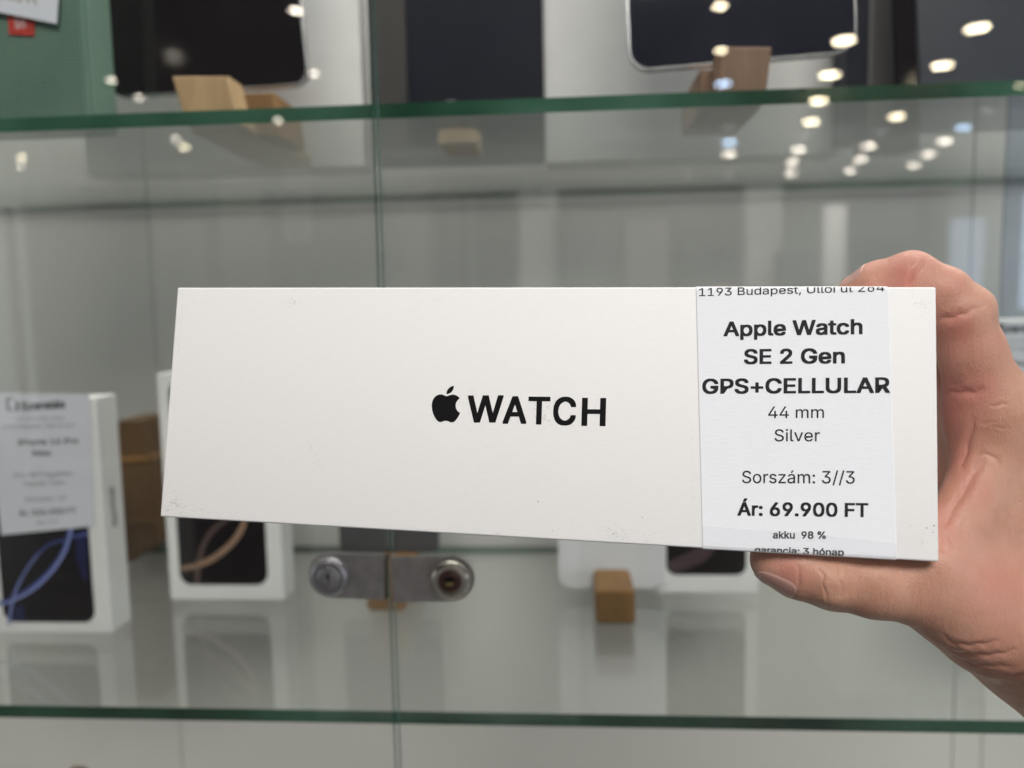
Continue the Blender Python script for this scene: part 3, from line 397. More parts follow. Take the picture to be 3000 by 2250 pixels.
for px, py, r, m, lab in ((2110, 15, .03, WARM, 'small bright light at the top edge over the navy tablet'), (2111, 145, .028, WARM, 'small white light beside the top of the walnut block'),
                       (2133, 370, .02, DIM, 'dim white dot between the two blue lights'), (2358, 397, .022, DIM, 'dim white dot in the gap of the steep row'),
                       (2585, 386, .022, DIM, 'dim white dot beside the head of the middle row'), (2895, 322, .02, DIM, 'dim white dot below the shelf edge at far right'),
                       (2985, 250, .016, WARM, 'tiny bright light on the shelf edge at the right border'),
                       (2013, 513, .03, DIM, 'faint ring of light left of all the rows'), (2135, 510, .03, DIM, 'faint ring of light below the pale one'),
                       (866, 28, .028, PINKW, 'small warm light in the corner of the left tablet screen'),
                       (62, 458, .034, WARM, 'bright warm light at the far left under the shelf'), (60, 486, .028, PINKW, 'second warm light touching the far left one from below'),
                       (512, 405, .026, PINKW, 'upper left light of the cluster under the oak block'), (538, 430, .036, WARM, 'bright light of the cluster under the oak block'),
                       (815, 350, .026, PINKW, 'soft warm light under the shelf right of the oak block'), (325, 233, .022, PINKW, 'small light at the bottom left corner of the left tablet'),
                       (920, 213, .022, PINKW, 'small light at the bottom right corner of the left tablet'), (408, 283, .022, PINKW, 'small warm light below the left tablet'),
                       (538, 770, .05, DIM, 'faint pale dot low on the left glass')):
    if py < 760: downlight(px, py, r, m, lab, 'small ceiling spots mirrored in the glass')
# furniture that mirrors as soft pale and grey uprights
def upright(name, x0p, x1p, ytop, ybot, dist, mat, label, cat, depth=.3, group=None):
    a = Rf(x0p, ytop, dist); b = Rf(x1p, ybot, dist)
    z1, z0 = max(a.z, 0.02), max(b.z, 0.0)
    if ybot > 1100: z0 = 0
    return tag(slab(name, min(a.x, b.x), max(a.x, b.x), a.y-depth, a.y, z0, min(z1, CEIL-.01), mat, bev=.01), label, cat, group)
upright('shop_pillar', 1515, 1640, 560, 1200, 8.5, PALEM, 'pale pillar mirrored in the middle of the glass above the held box', 'pillar')
upright('shop_pillar', 2185, 2285, 545, 1200, 9.0, PALEM, 'pale pillar mirrored left of the grey cabinet near the hand', 'pillar')
upright('shop_pillar', 640, 760, 520, 1200, 7.5, PALEM, 'pale pillar mirrored on the left pane above the box corner', 'pillar')
upright('tall_cabinet', 1640, 1800, 620, 1200, 8.3, GREYM, 'dark grey tall cabinet mirrored right of the middle pillar', 'cabinet')
upright('tall_cabinet', 2290, 2400, 735, 1200, 8.3, GREYM, 'dark grey tall cabinet mirrored left of the green board', 'cabinet')
upright('tall_cabinet', 780, 1050, 600, 1200, 7.6, GREYM, 'wide grey cabinet mirrored left of the door gap', 'cabinet')
upright('tall_cabinet', 60, 420, 560, 1200, 7.0, GREYM, 'grey cabinet mirrored at the left end of the glass', 'cabinet')
upright('notice_board', 2500, 2720, 690, 880, 9.4, plain('green_board', (.05, .12, .10), .5), 'dark green board mirrored above the hand', 'board', depth=.05)
WINM = emit('window_daylight', (.62, .76, 1.0), 3.2)
w_ = upright('shop_window', 3006, 3240, 560, 900, 9.5, WINM, 'bright bluish window mirrored at the right border', 'window', depth=.03)
w_ = upright('shop_window', 2790, 2880, 640, 860, 9.5, emit('window_dim', (.60, .74, 1.0), 1.6), 'dim bluish window mirrored left of the bright one', 'window', depth=.03)
MIDM = plain('taupe_furniture', (.24, .22, .21), .6, nscale=3)
for x0, x1, y0, y1, dist, m, nm, lab, cat in (  # invented slabs, added to vary light and dark in the door reflections
    (455, 610, 640, 1200, 6.8, PALEM, 'added_rack', 'added narrow pale rack mirrored between the grey cabinets on the left pane', 'rack'),
    (470, 560, 585, 800, 7.9, MIDM, 'added_poster', 'added taupe wall poster mirrored above the narrow pale rack', 'poster'),
    (1165, 1290, 600, 1200, 7.4, MIDM, 'added_rack', 'added taupe rack mirrored just right of the door gap', 'rack'),
    (1285, 1345, 560, 1000, 5.6, PALEM, 'added_banner', 'added slim pale roll banner mirrored right of the taupe rack', 'banner'),
    (1365, 1400, 590, 1000, 5.2, PALEM, 'added_banner', 'added slimmest pale banner mirrored left of the middle pillar', 'banner'),
    (1400, 1500, 700, 1200, 8.4, GREYM, 'doorway', 'added dark doorway mirrored left of the middle pillar', 'doorway'),
    (1830, 1960, 640, 1200, 8.6, MIDM, 'added_rack', 'added taupe rack mirrored above the middle of the held box', 'rack'),
    (1990, 2110, 660, 760, 9.3, GREYM, 'added_screen', 'added dark wall screen mirrored above the label of the held box', 'screen'),
    (2420, 2470, 600, 1200, 7.2, PALEM, 'added_banner', 'added slim pale banner mirrored left of the green board', 'banner'),
    (10, 55, 600, 1200, 6.0, PALEM, 'added_banner', 'added slim pale banner mirrored at the left border', 'banner'),
    (820, 900, 480, 700, 5.0, PALEM, 'added_sign', 'added small pale hanging sign mirrored left of the door gap', 'sign'),
    (150, 330, 440, 520, 4.6, MIDM, 'added_sign', 'added taupe hanging sign mirrored under the left end of the upper shelf', 'sign'),
    (2700, 2760, 560, 1200, 8.8, GREYM, 'tall_cabinet', 'added slim dark cabinet mirrored between green board and dim window', 'cabinet')):
    upright(nm, x0, x1, y0, y1, dist, m, lab, cat, depth=.12)
upright('sales_counter', 2480, 3300, 1330, 1900, 2.6, PALEM, 'white sales counter mirrored at the lower right', 'counter', depth=.6)
upright('sales_counter', 900, 1700, 1500, 2200, 2.4, PALEM, 'long white counter mirrored below the locks', 'counter', depth=.5)

# ================================================================= THE DISPLAY CABINET
ZU, ZL = 1.4555, 1.1173     # underside of the upper shelf, top of the lower shelf
TH = .0078
BY = .745
BACKM = plain('cabinet_back_panel', (.52, .52, .505), .38, var=.06, nscale=3.5)
BACKW = plain('warm_white_back', (.70, .665, .64), .4, nscale=3)
BASEM = plain('cabinet_frame_paint', (.50, .50, .49), .4)
cab = empty('display_cabinet', (0, .58, .0), 'glass fronted shop display cabinet with two green edged shelves behind the held box', 'cabinet')
seams = [U(424, 500, BY).x, U(2797, 2000, BY).x, U(2884, 2000, BY).x]
xs = [-1.05] + seams + [1.05]
for i in range(len(xs)-1):
    slab('back_panel', xs[i]+.0006, xs[i+1]-.0006, BY, BY+.006, ZL-.0035, 2.0, BACKM if i != 3 else plain('blue_grey_back', (.34, .37, .42), .3), cab)
    slab('back_panel', xs[i]+.0006, xs[i+1]-.0006, BY, BY+.006, .35, ZL-.0045, BACKW, cab)
slab('backing_board', -1.06, 1.06, BY+.008, BY+.02, .34, 2.01, plain('seam_backing', (.12, .12, .11), .6), cab)  # dark board that shows through the panel seams
slab('side_panel', -1.06, -1.045, .402, BY-.002, .35, 2.0, BASEM, cab)
slab('side_panel', 1.045, 1.06, .402, BY-.002, .35, 2.0, BASEM, cab)
slab('top_panel', -1.06, 1.06, .402, BY+.02, 2.012, 2.04, BASEM, cab)
slab('base_panel', -1.06, 1.06, .402, BY+.02, .0, .34, BASEM, cab)
slab('floor_shelf', -1.044, 1.044, .425, BY-.002, .77, .778, plain('white_shelf', (.62, .60, .58), .5), cab)
def glass_slab(name, x0, x1, y0, y1, z0, z1, face, edge, big, parent, bev=.0006):
    """pane whose two large faces (axis big) are clear and whose rim is green"""
    v, f = box_geo(x0, x1, y0, y1, z0, z1, 0)
    mi = []
    for q in f:
        a = np.array([v[i] for i in q]); ext = a.max(0)-a.min(0); mi.append(0 if ext[big] < 1e-6 else 1)
    return mk(name, v, f, None, parent, mats=[face, edge], midx=mi)
glass_slab('glass_shelf', -1.044, 1.044, .425, BY-.003, ZU, ZU+TH, SHELFGLASS, EDGE, 2, cab)
glass_slab('glass_shelf', -1.044, 1.044, .425, BY-.003, ZL-TH, ZL, SHELFGLASS, EDGE, 2, cab)
# metal shelf pins at the back corners
# doors: the gap stands left of the middle
XG = U(1133, 1400, YD).x
DT = .0055
dl = glass_slab('glass_door', -1.05, XG-.0012, YD, YD+DT, .36, 1.99, GLASS, DOOREDGE, 1, cab)
dr = glass_slab('glass_door', XG+.0012, 1.05, YD+.0004, YD+DT+.0004, .36, 1.99, GLASS, DOOREDGE, 1, cab)
tag(dl, 'left glass door pane with the dull nickel lock'); tag(dr, 'right glass door pane with the shiny worn lock')
# lock plates and cylinders
def lock(door, px, py, side, cylmat, shiny):
    Y = YD-.0006; c = U(px, py, Y)
    hw = .0126; g = abs(c.x-XG)-.0018
    pts = []
    if side < 0:   # plate runs to the right, rounded left end
        pts = [(0+hw*math.cos(R(a)), hw*math.sin(R(a))) for a in range(90, 271, 10)]; pts += [(g, -hw), (g, hw)]
    else:
        pts = [(-g, hw), (-g, -hw)] + [(hw*math.cos(R(a)), hw*math.sin(R(a))) for a in range(-90, 91, 10)]
    tilt = R(2.2 if side < 0 else -2.0)*-1
    fr = Fr(c, (math.cos(tilt), 0, math.sin(tilt)), (0, 1, 0), (-math.sin(tilt), 0, math.cos(tilt)))
    pl = put('lock_plate', prism_geo(pts, -.0014, 0, .0004), fr, SATIN, door)
    # the folded lip that closes over the door edge
    s = 1 if side < 0 else -1
    gx0, gx1 = sorted((s*g-.0004, s*g+.0005))
    put('lock_lip', box_geo(gx0, gx1, -.0022, .006, -hw, hw, .0003), fr, LIP if side < 0 else SATIN, door)
    r = .0107
    prof = [(r, -.0015), (r, -.0035), (r*.98, -.0048), (r*.90, -.0062), (r*.78, -.0070), (r*.68, -.0068), (r*.64, -.0058)]
    cy_ = put('lock_cylinder', lathe_geo(prof, 64), fr, cylmat, door, smooth=True); autosmooth(cy_, 50)
    if shiny:
        prof = [(r*.60, -.0059), (r*.58, -.0064), (r*.30, -.0060)]
        o = put('lock_core', lathe_geo(prof, 48), fr, plain('rusty_core', (.16, .09, .075), .35, metal=.6, var=.3, nscale=150), door, smooth=True)
        put('keyhole', box_geo(-.0024, .0024, -.0066, -.0061, -.0006, .0022, .0004), fr, HOLE, door)
        for q in (-.0009, .0009): 
            put('keyhole_pin', lathe_geo([(.0009, -.0072), (.0011, -.0066), (.0011, -.0058)], 16), Fr(fr(q, 0, -.0012), fr.ex, fr.ey, fr.ez), BRASS, door, smooth=True)
    else:
        prof = [(r*.62, -.0059), (r*.61, -.0066), (r*.55, -.0070)]
        o = put('lock_core', lathe_geo(prof, 48), fr, MATTMETAL, door, smooth=True); autosmooth(o, 40)
        put('keyhole', box_geo(-.0005, .0007, -.0075, -.0071, -.0029, .0029, .0003), fr, HOLE, door)
        put('keyhole_guide', lathe_geo([(.0011, -.0076), (.0012, -.0072), (.0012, -.0068)], 20), Fr(fr(-.0011, 0, -.0016), fr.ex, fr.ey, fr.ez), MATTMETAL, door, smooth=True)
lock(dl, 972, 1683, -1, MATTMETAL, False)
lock(dr, 1322, 1692, 1, CHROME, True)

# ================================================================= THINGS ON THE LOWER SHELF
def spline2(pts, n=14):
    """Catmull-Rom through 2D points"""
    p = [pts[0]] + list(pts) + [pts[-1]]; out = []
    for i in range(1, len(p)-2):
        for k in range(n):
            t = k/n; a, b, c, d = (np.array(q, float) for q in p[i-1:i+3])
            out.append(tuple(.5*((2*b) + (-a+c)*t + (2*a-5*b+4*c-d)*t*t + (-a+3*b-3*c+d)*t**3)))
    out.append(tuple(pts[-1])); return out
def ribbon_geo(pts, widths, y):
    """flat strip in (x, z) at height y"""
    p = spline2(pts); n = len(p); v, f = [], []
    for i, q in enumerate(p):
        a = np.array(p[max(0, i-1)]); b = np.array(p[min(n-1, i+1)]); t = (b-a)/np.linalg.norm(b-a); nn = np.array((-t[1], t[0]))
        s = i/(n-1)*(len(widths)-1); k = min(int(s), len(widths)-2); w = widths[k]+(widths[k+1]-widths[k])*(s-k)
        l, r_ = q+nn*w/2, q-nn*w/2; v += [(l[0], y, l[1]), (r_[0], y, r_[1])]
    for i in range(n-1): f.append((2*i, 2*i+1, 2*i+3, 2*i+2))
    return v, f
def phone_box(o, w, h, d, yaw, pic, label, ribbons, pr=.010, sidetext=None, lean=0, picmat=None):
    fr = stand(o, yaw, lean); e = empty('phone_box', fr.mat(), label, 'phone box')
    b = put('carton', box_geo(0, w, 0, d, 0, h, .0008), fr, WHITEBOX, e)
    x0, x1, z0, z1 = pic
    p = put('printed_picture', prism_geo(rr(x0, x1, z0, z1, pr), -.0003, .0005), fr, picmat or BLACKGLOSS, e)
    for i, (pts, ws, m) in enumerate(ribbons):
        put('printed_swirl', ribbon_geo(pts, ws, -.00036-.00005*i), fr, m, p)
    put('lid_seam', box_geo(w-.0001, w+.0002, .0035, .0039, .001, h-.001), fr, SIDEBOX, e)
    return e, fr
def uvline(fr, y):   # lettering frame on the front of an upright thing, u right, v UP-negated from the base
    return lambda u, v, hgt: fr(u, y-hgt, -v)
# first box, at the left border, with the shop's price paper
o1 = V(328, 1856, ZL); W1 = .0895; H1 = .176
fr1 = stand(o1, 0); 
def on_front(px, py, fr):   # pixel to (x, z) in the frame's front face
    r = ray(px, py); n = fr.ey; t = (fr.o-ORG).dot(n)/r.dot(n); p = ORG+r*t-fr.o; return p.dot(fr.ex), p.dot(fr.ez)
base1 = fr1(-W1, 0, 0)
BLUE1 = plain('swirl_blue', (.055, .075, .26), .3, var=.3, nscale=70); BLUE2 = plain('swirl_pale_blue', (.36, .43, .74), .3); BLUE3 = plain('swirl_indigo', (.010, .012, .060), .25, var=.35, nscale=40)
fB1 = stand(base1, 0)
def F1(px, py): return on_front(px, py, fB1)
c0 = F1(283, 1550); c1 = F1(262, 1824)
pts_lens_l = [F1(*q) for q in ((28, 1830), (32, 1790), (45, 1735), (75, 1675), (115, 1620), (160, 1588), (205, 1582))]
pts_lens_r = [F1(*q) for q in ((-60, 1775), (10, 1765), (60, 1745), (110, 1712), (160, 1660), (195, 1600), (212, 1530), (215, 1480))]
z_top = H1-.006
e1, f1 = phone_box(base1, W1, H1, .0262, 0, (.0065, F1(271, 1700)[0], F1(200, 1823)[1], z_top),
    'white phone box with dark blue swirl picture and price paper at the left border', [
    ([F1(*q) for q in ((205, 1572), (235, 1568), (258, 1562))], [.002, .003, .003], BLUE1),
    ([F1(*q) for q in ((240, 1574), (242, 1640), (252, 1700))], [.009, .009, .002], BLUE3),
    ([F1(*q) for q in ((58, 1772), (57, 1800), (58, 1820))], [.007, .009, .010], BLUE3),
    (pts_lens_r, [.003, .0038, .0045, .0042, .003], BLUE1), (pts_lens_l, [.0024, .0024, .0018, .0016], BLUE1),
    ([(x, z-.0012) for x, z in pts_lens_r], [.0006, .0010, .0012, .0007], BLUE2), ([(x+.0003, z) for x, z in pts_lens_l[:5]], [.0008, .0007, .0004], BLUE2)], pr=.009)
L0 = [F1(*q) for q in ((282, 1537), (266, 1150), (-120, 1135), (-75, 1580))]
LW = F1(282, 1537); LT = F1(264, 1158)
a_, b_ = np.array(F1(8, 1566)), np.array(F1(281, 1540)); t_ = np.array(F1(265, 1154))
lo = [tuple(b_), tuple(t_), (t_[0]-.083, t_[1]+.0015), (a_[0]+(a_[0]-b_[0])*.0, a_[1])]
lo[2] = (a_[0]-.0035, t_[1]+.002)
pp1 = put('price_paper', prism_geo(lo[::-1], -.0013, -.0010), fB1, BLUEPAPER, e1)
fl = uvline(fB1, -.0013)
def line1(s, xl, yl, xr, yr, cap, mat, bold=0):
    a, b = F1(xl, yl), F1(xr, yr)
    text_on('printed_text', s, fl, (a[0], -a[1]), (b[0], -b[1]), cap/FPX*.53, mat, pp1, bold)
K = 420/942.
def q1(x, y): return x*K, 1120+y*K
for s, x0, y0, x1, y1, cap, m, bd in (
    ('Szerelés', 150, 185, 437, 168, 26, INK, .03), ('+36 (30) 802 2020', 105, 250, 428, 246, 11, FADEDINK, .0),
    ('1193 Budapest, Üllői út 264', 25, 305, 500, 293, 13, FADEDINK, .0), ('iPhone 16 Pro', 128, 415, 522, 400, 19, INK, .015),
    ('Max', 225, 482, 345, 478, 18, INK, .015), ('256 GB Független', 95, 625, 482, 610, 15, FADEDINK, 0), ('Fekete Titán', 165, 680, 435, 670, 15, FADEDINK, 0),
    ('Sorszám: 10', 172, 782, 440, 772, 15, FADEDINK, 0), ('Ár: 334.900 FT', 135, 878, 510, 858, 19, INK, .015), ('akku: 91%', 248, 928, 390, 920, 10, FADEDINK, 0)):
    a, b = q1(x0, y0), q1(x1, y1); line1(s, a[0], a[1], b[0], b[1], cap, m, bd)
g0 = F1(*q1(62, 185)); g1 = F1(*q1(135, 100))
put('shop_mark', join_geo(ribbon_geo([(g0[0], g0[1]), (g0[0], g1[1])], [.0014, .0014], 0), ribbon_geo([(g0[0]+.0007, g1[1]-.0004), (g1[0]-.004, g1[1]-.0004)], [.0008, .0008], 0),
    ribbon_geo([(g1[0]-.002, g0[1]), (g1[0]-.002, g1[1]-.003)], [.0022, .0022], 0), ribbon_geo([(g0[0]+.0007, g0[1]+.0004), (g1[0]-.004, g0[1]+.0004)], [.0008, .0008], 0)),
    Fr(fB1(0, -.00136, 0), fB1.ex, fB1.ey, fB1.ez), INK, pp1)
# the word down the side of the carton
sd = Fr(fB1(W1, 0, 0), fB1.ey, fB1.ex*-1, fB1.ez)
def fside(u, v, h): return fB1(W1+.0001+h, v, u)
text_on('side_lettering', 'iPhone', lambda u, v, h: fB1(W1+.0003+h, .0095+v, u), (F1(318, 1555)[1], 0), (F1(312, 1437)[1], 0), -.0062, FADEDINK, e1, .01)

# second phone box, half hidden by the held box
o2 = V(500, 1757, ZL); f2 = stand(o2, 0)
def F2(px, py): return on_front(px, py, f2)
w2 = F2(832, 1750)[0]
BRZ = plain('swirl_bronze', (.30, .19, .13), .3, var=.25, nscale=60); BRZ2 = plain('swirl_dim_bronze', (.085, .055, .05), .3)
e2, _ = phone_box(o2, w2, w2*1.96, .026, 0, (F2(525, 1650)[0], F2(783, 1650)[0], F2(650, 1713)[1], w2*1.96-.006),
    'white phone box with bronze arcs behind the left end of the held box', [
    ([F2(*q) for q in ((578, 1713), (580, 1670), (592, 1610), (618, 1560), (660, 1525), (720, 1490))], [.0045, .0045, .004, .003], BRZ2),
    ([F2(*q) for q in ((532, 1665), (580, 1655), (630, 1632), (680, 1590), (712, 1540), (725, 1480))], [.004, .005, .005, .004], BRZ)], pr=.010)
# third white box at the right, its picture dark
o6 = V(1905, 1737, ZL); f6 = stand(o6, 0)
def F6(px, py): return on_front(px, py, f6)
w6 = F6(2222, 1733)[0]
phone_box(o6, w6, .15, .026, 0, (F6(1952, 1650)[0], F6(2186, 1650)[0], F6(2060, 1684)[1], .145),
    'white phone box with plum dark picture behind the middle of the held box', [
    ([F6(*q) for q in ((1960, 1665), (2020, 1640), (2070, 1610), (2100, 1560))], [.010, .013, .008], plain('swirl_plum', (.06, .035, .045), .3))], pr=.008)
# fourth box at the right border with a printed price paper
o7 = U(2893, 1700, .60); o7.z = ZL; f7 = stand(o7, 0)
def F7(px, py): return on_front(px, py, f7)
h7 = F7(2960, 935)[1]
e7 = empty('phone_box', f7.mat(), 'white phone box with lined price paper behind the knuckles of the hand', 'phone box')
put('carton', box_geo(0, .09, 0, .026, 0, h7, .0008), f7, WHITEBOX, e7)
pp7 = put('price_paper', box_geo(.004, .086, -.0007, -.0003, h7-.10, h7-.002), f7, BLUEPAPER, e7)
fl7 = uvline(f7, -.0007)
for s, yy, cap, x0, x1, m, b in (('Szerelés', 975, 26, 2920, 3060, INK, .03), ('+36 (30) 802 2020', 1005, 9, 2950, 3080, FADEDINK, 0), ('1193 Budapest, Üllői', 1027, 11, 2940, 3090, FADEDINK, 0),
                             ('iPhone 16 Pro', 1072, 16, 2955, 3100, INK, .02), ('256 GB', 1102, 12, 2975, 3050, FADEDINK, 0), ('Fekete', 1135, 12, 2975, 3050, FADEDINK, 0)):
    a, b_2 = F7(x0, yy), F7(x1, yy); text_on('printed_text', s, fl7, (a[0], -a[1]), (b_2[0], -b_2[1]), cap/FPX*.6, m, pp7, b)

def block(name, o, w, d, h, mat, label, yaw=0, bev=.002, lip=True, cat='phone stand', group=None):
    """carved wooden phone stand: base block, upright lip in front of a slot, taller back rest"""
    fr = stand(o, yaw)
    e = empty(name, fr.mat(), label, cat, group)
    sh = [(0, 0), (d, 0), (d, h), (d*.62, h), (d*.52, h*.35), (d*.34, h*.35), (d*.26, h*.72), (0, h*.72)] if lip else [(0, 0), (d, 0), (d, h), (0, h)]
    bm = bmesh.new(); a = [bm.verts.new((0, y, z)) for y, z in sh]; b = [bm.verts.new((w, y, z)) for y, z in sh]; n = len(sh)
    bm.faces.new(a); bm.faces.new(b[::-1])
    for i in range(n): bm.faces.new((a[i], b[i], b[(i+1) % n], a[(i+1) % n]))
    bmesh.ops.bevel(bm, geom=bm.edges[:], offset=bev*.5, segments=2, affect='EDGES')
    put('stand_body', bm_out(bm), fr, mat, e); return e, fr
def tablet(o, w, h, yaw, lean, scr, rim, label, r=.012, t=.0065, name='tablet', cat='tablet', bez=.0035, roll=0, back=False, group=None):
    fr = stand(o, yaw, lean, roll); e = empty(name, fr.mat(), label, cat, group)
    b = put('metal_body', prism_geo(rr(0, w, 0, h, r, 10), 0, t, .0018), fr, rim, e); autosmooth(b, 40)
    if not back: 
        put('screen', prism_geo(rr(.0010, w-.0010, .0010, h-.0010, r*.93, 10), -.0006, .0002, .0004), fr, scr, e)
    return e, fr
# brown stepped stand between the two left boxes (deep in the cabinet)
Yb = .69
def ub(px, py, Y=Yb): p = U(px, py, Y); return (p.x, p.z)
pl_ = [ub(333, 1655), ub(345, 1232), ub(415, 1232), ub(428, 1330), ub(455, 1345), ub(470, 1590), ub(440, 1610), ub(415, 1598), ub(385, 1640)]
pl_[0] = (pl_[0][0], ZL); pl_[-1] = (pl_[-1][0], ZL)
oz = Vector((0, Yb, 0)); frb = Fr(oz, (1, 0, 0), (0, 1, 0), (0, 0, 1))
eb = empty('phone_stand', (pl_[0][0], Yb, ZL), 'tall dark brown stepped wooden stand between the two left phone boxes', 'phone stand')
put('stand_body', prism_geo(pl_, 0, .05, .0012), frb, BROWNWOOD, eb)
put('support_bar', box_geo(ub(348, 1290)[0], ub(436, 1290)[0], -.004, 0-.0002, ub(400, 1352)[1], ub(400, 1338)[1], .0005), frb, AMBERWOOD, eb)
put('support_bar', box_geo(ub(360, 1290)[0], ub(446, 1290)[0], -.004, -.0002, ub(400, 1535)[1], ub(400, 1520)[1], .0005), frb, BROWNWOOD, eb)
# dark phone on a small stand behind the locks
Y4 = .615
a4, b4 = U(983, 1630, Y4), U(1278, 1632, Y4)
v4 = V(1100, 1792, ZL); xa4, xb4 = U(1075, 1792, v4.y).x, U(1188, 1792, v4.y).x
block('phone_stand', Vector((xa4, v4.y, ZL)), xb4-xa4, Y4+.03-v4.y, a4.z-ZL-.0006, AMBERWOOD, 'small wooden stand under the dark phone behind the left lock', bev=.004, lip=False)
tablet(Vector((a4.x, Y4+.012, a4.z)), b4.x-a4.x, .158, 0, 4, DARKGREY, DARKGREY, 'dark grey phone seen between the held box and the locks', r=.004, name='phone', cat='phone')
# silver phone back on its stand
Y5 = .60
a5, b5 = U(1637, 1728, Y5), U(1950, 1728, Y5)
p5, f5 = tablet(Vector((a5.x, Y5+.004, a5.z)), b5.x-a5.x, .162, 0, 5, FROST, FROST, 'pale silver phone standing face away behind the middle of the held box', r=.011, name='phone', cat='phone', back=True)
s5a = U(1748, 1825, Y5-.012); s5b = U(1858, 1825, Y5-.012)
V5 = V(1800, 1830, ZL)
h5 = U(1800, 1734, V5.y).z-ZL
eb5, fb5 = block('phone_stand', Vector((V5.x-(s5b.x-s5a.x)*.45, V5.y, ZL)), .0285, Y5+.003-V5.y, h5, AMBERWOOD, 'square amber wooden stand under the pale silver phone', bev=.003, lip=False)
put('rear_foot', box_geo(.001, .0275, Y5+.0034-V5.y, Y5+.035-V5.y, .0002, a5.z-ZL-.0004, .001), fb5, AMBERWOOD, eb5)

# ================================================================= THINGS ON THE UPPER SHELF
ZT = ZU+TH
# green woven pouch with papers, at the left border
YG = .452
gx1 = U(262, 250, YG).x
gm, gnt, gbs = new_mat('green_woven_cloth')
gv = coords(gnt, (1, 1, 1)); 
wv = nd(gnt, 'ShaderNodeTexWave', wave_type='BANDS', bands_direction='X'); wv.inputs['Scale'].default_value = 150; wv.inputs['Distortion'].default_value = .6
wz = nd(gnt, 'ShaderNodeTexWave', wave_type='BANDS', bands_direction='Z'); wz.inputs['Scale'].default_value = 150; wz.inputs['Distortion'].default_value = .6
gnt.links.new(gv, wv.inputs[0]); gnt.links.new(gv, wz.inputs[0])
gk = nd(gnt, 'ShaderNodeMath', operation='MULTIPLY'); gnt.links.new(wv.outputs['Fac'], gk.inputs[0]); gnt.links.new(wz.outputs['Fac'], gk.inputs[1])
gc = ramp(gnt, gk.outputs[0], ((.0, (.035, .085, .062)), (.7, (.17, .29, .225))))
gc = mixc(gnt, ramp(gnt, noise(gnt, gv, 14, 3), ((.35, (0, 0, 0)), (.7, (.5, .5, .5)))), gc, (.16, .24, .17))
gnt.links.new(gc, gbs.inputs['Base Color']); gbs.inputs['Roughness'].default_value = .85; bump(gnt, gbs, gk.outputs[0], .6, .0005)
eg = empty('cloth_case', (gx1-.07, YG, ZT), 'green woven cloth case standing at the left end of the upper shelf', 'case')
put('cloth_cover', box_geo(gx1-.15, gx1, YG, YG+.03, ZT+.0002, ZT+.21, .004, 3), Fr((0, 0, 0), (1, 0, 0), (0, 1, 0), (0, 0, 1)), gm, eg)
fg = Fr((0, YG, 0), (1, 0, 0), (0, 1, 0), (0, 0, 1))
def FG(px, py, Y=YG): p = U(px, py, Y); return (p.x, p.z)
tagp = [FG(-60, 24, YG-.004), FG(166, 70, YG-.004), FG(176, -60, YG-.004), FG(-60, -100, YG-.004)]
tp = put('price_paper', prism_geo(tagp, -.0042, -.0040), fg, BLUEPAPER, eg)
text_on('printed_text', '99.900 Ft', lambda u, v, h: fg(u, -.0042-h, -v), (FG(-55, -14, YG-.004)[0], -FG(-55, -14, YG-.004)[1]), (FG(110, 16, YG-.004)[0], -FG(110, 16, YG-.004)[1]), .0042, BROWNINK, tp, .01)
rt = put('red_tab', prism_geo([FG(30, 103), FG(103, 107), FG(103, 40), FG(25, 30)], -.0012, -.0002), fg, plain('red_woven_tab', (.42, .03, .018), .6, var=.2, nscale=200), eg)
text_on('printed_text', 'Sm', lambda u, v, h: fg(u, -.0013-h, -v), (FG(49, 86)[0], -FG(49, 86)[1]), (FG(80, 86)[0], -FG(80, 86)[1]), .006, plain('tab_lettering', (.55, .42, .42), .6), rt, .02)
# white tablet carton behind the left tablet
YW = .60
wa, wb = U(238, 300, YW), U(1064, 280, YW)
ew = empty('tablet_box', ((wa.x+wb.x)/2, YW, ZT), 'large white tablet carton standing behind the left tablet', 'tablet box')
put('carton', box_geo(wa.x, wb.x, YW, YW+.035, ZT+.0002, ZT+.27, .0012), Fr((0, 0, 0), (1, 0, 0), (0, 1, 0), (0, 0, 1)), WHITEBOX, ew)
# left tablet on an oak stand
YT1 = .50
ta, tb = U(322, 285, YT1), U(905, 245, YT1+.012)
wT = math.hypot(tb.x-ta.x, tb.y-ta.y)
tyaw = math.degrees(math.atan2(tb.y-ta.y, tb.x-ta.x)); troll = math.degrees(math.atan2(tb.z-ta.z, wT))
tablet(Vector((ta.x, ta.y, ta.z)), wT, .23, tyaw, 1.5, BLACKGLOSS, SILVER, 'black screen tablet with silver rim leaning on the oak stand', r=.0095, roll=troll)
sa = V(690, 480, ZT); 
so = Vector((U(540, 320, .47).x, .462, ZT))
es, fs = block('tablet_stand', so, .026, .09, .001, OAK, 'pale oak block stand under the left tablet with a darker foot', lip=False) if False else (None, None)
est = empty('tablet_stand', (U(600, 300, .47).x, .47, ZT), 'pale oak stand holding the left tablet above the green shelf edge', 'tablet stand')
def poly_px(pts, Y): return [(U(px, py, Y).x, max(U(px, py, Y).z, ZT+.0002)) for px, py in pts]
YS = .455
put('front_prong', prism_geo(poly_px([(502, 222), (545, 400), (702, 400), (668, 222)][::-1], YS), 0, .022, .0015), Fr((0, YS, 0), (1, 0, 0), (0, 1, 0), (0, 0, 1)), OAK, est)
put('rear_block', prism_geo(poly_px([(682, 272), (690, 400), (822, 400), (800, 270)][::-1], .49), 0, .05, .0015), Fr((0, .49, 0), (1, 0, 0), (0, 1, 0), (0, 0, 1)), AMBERWOOD, est)
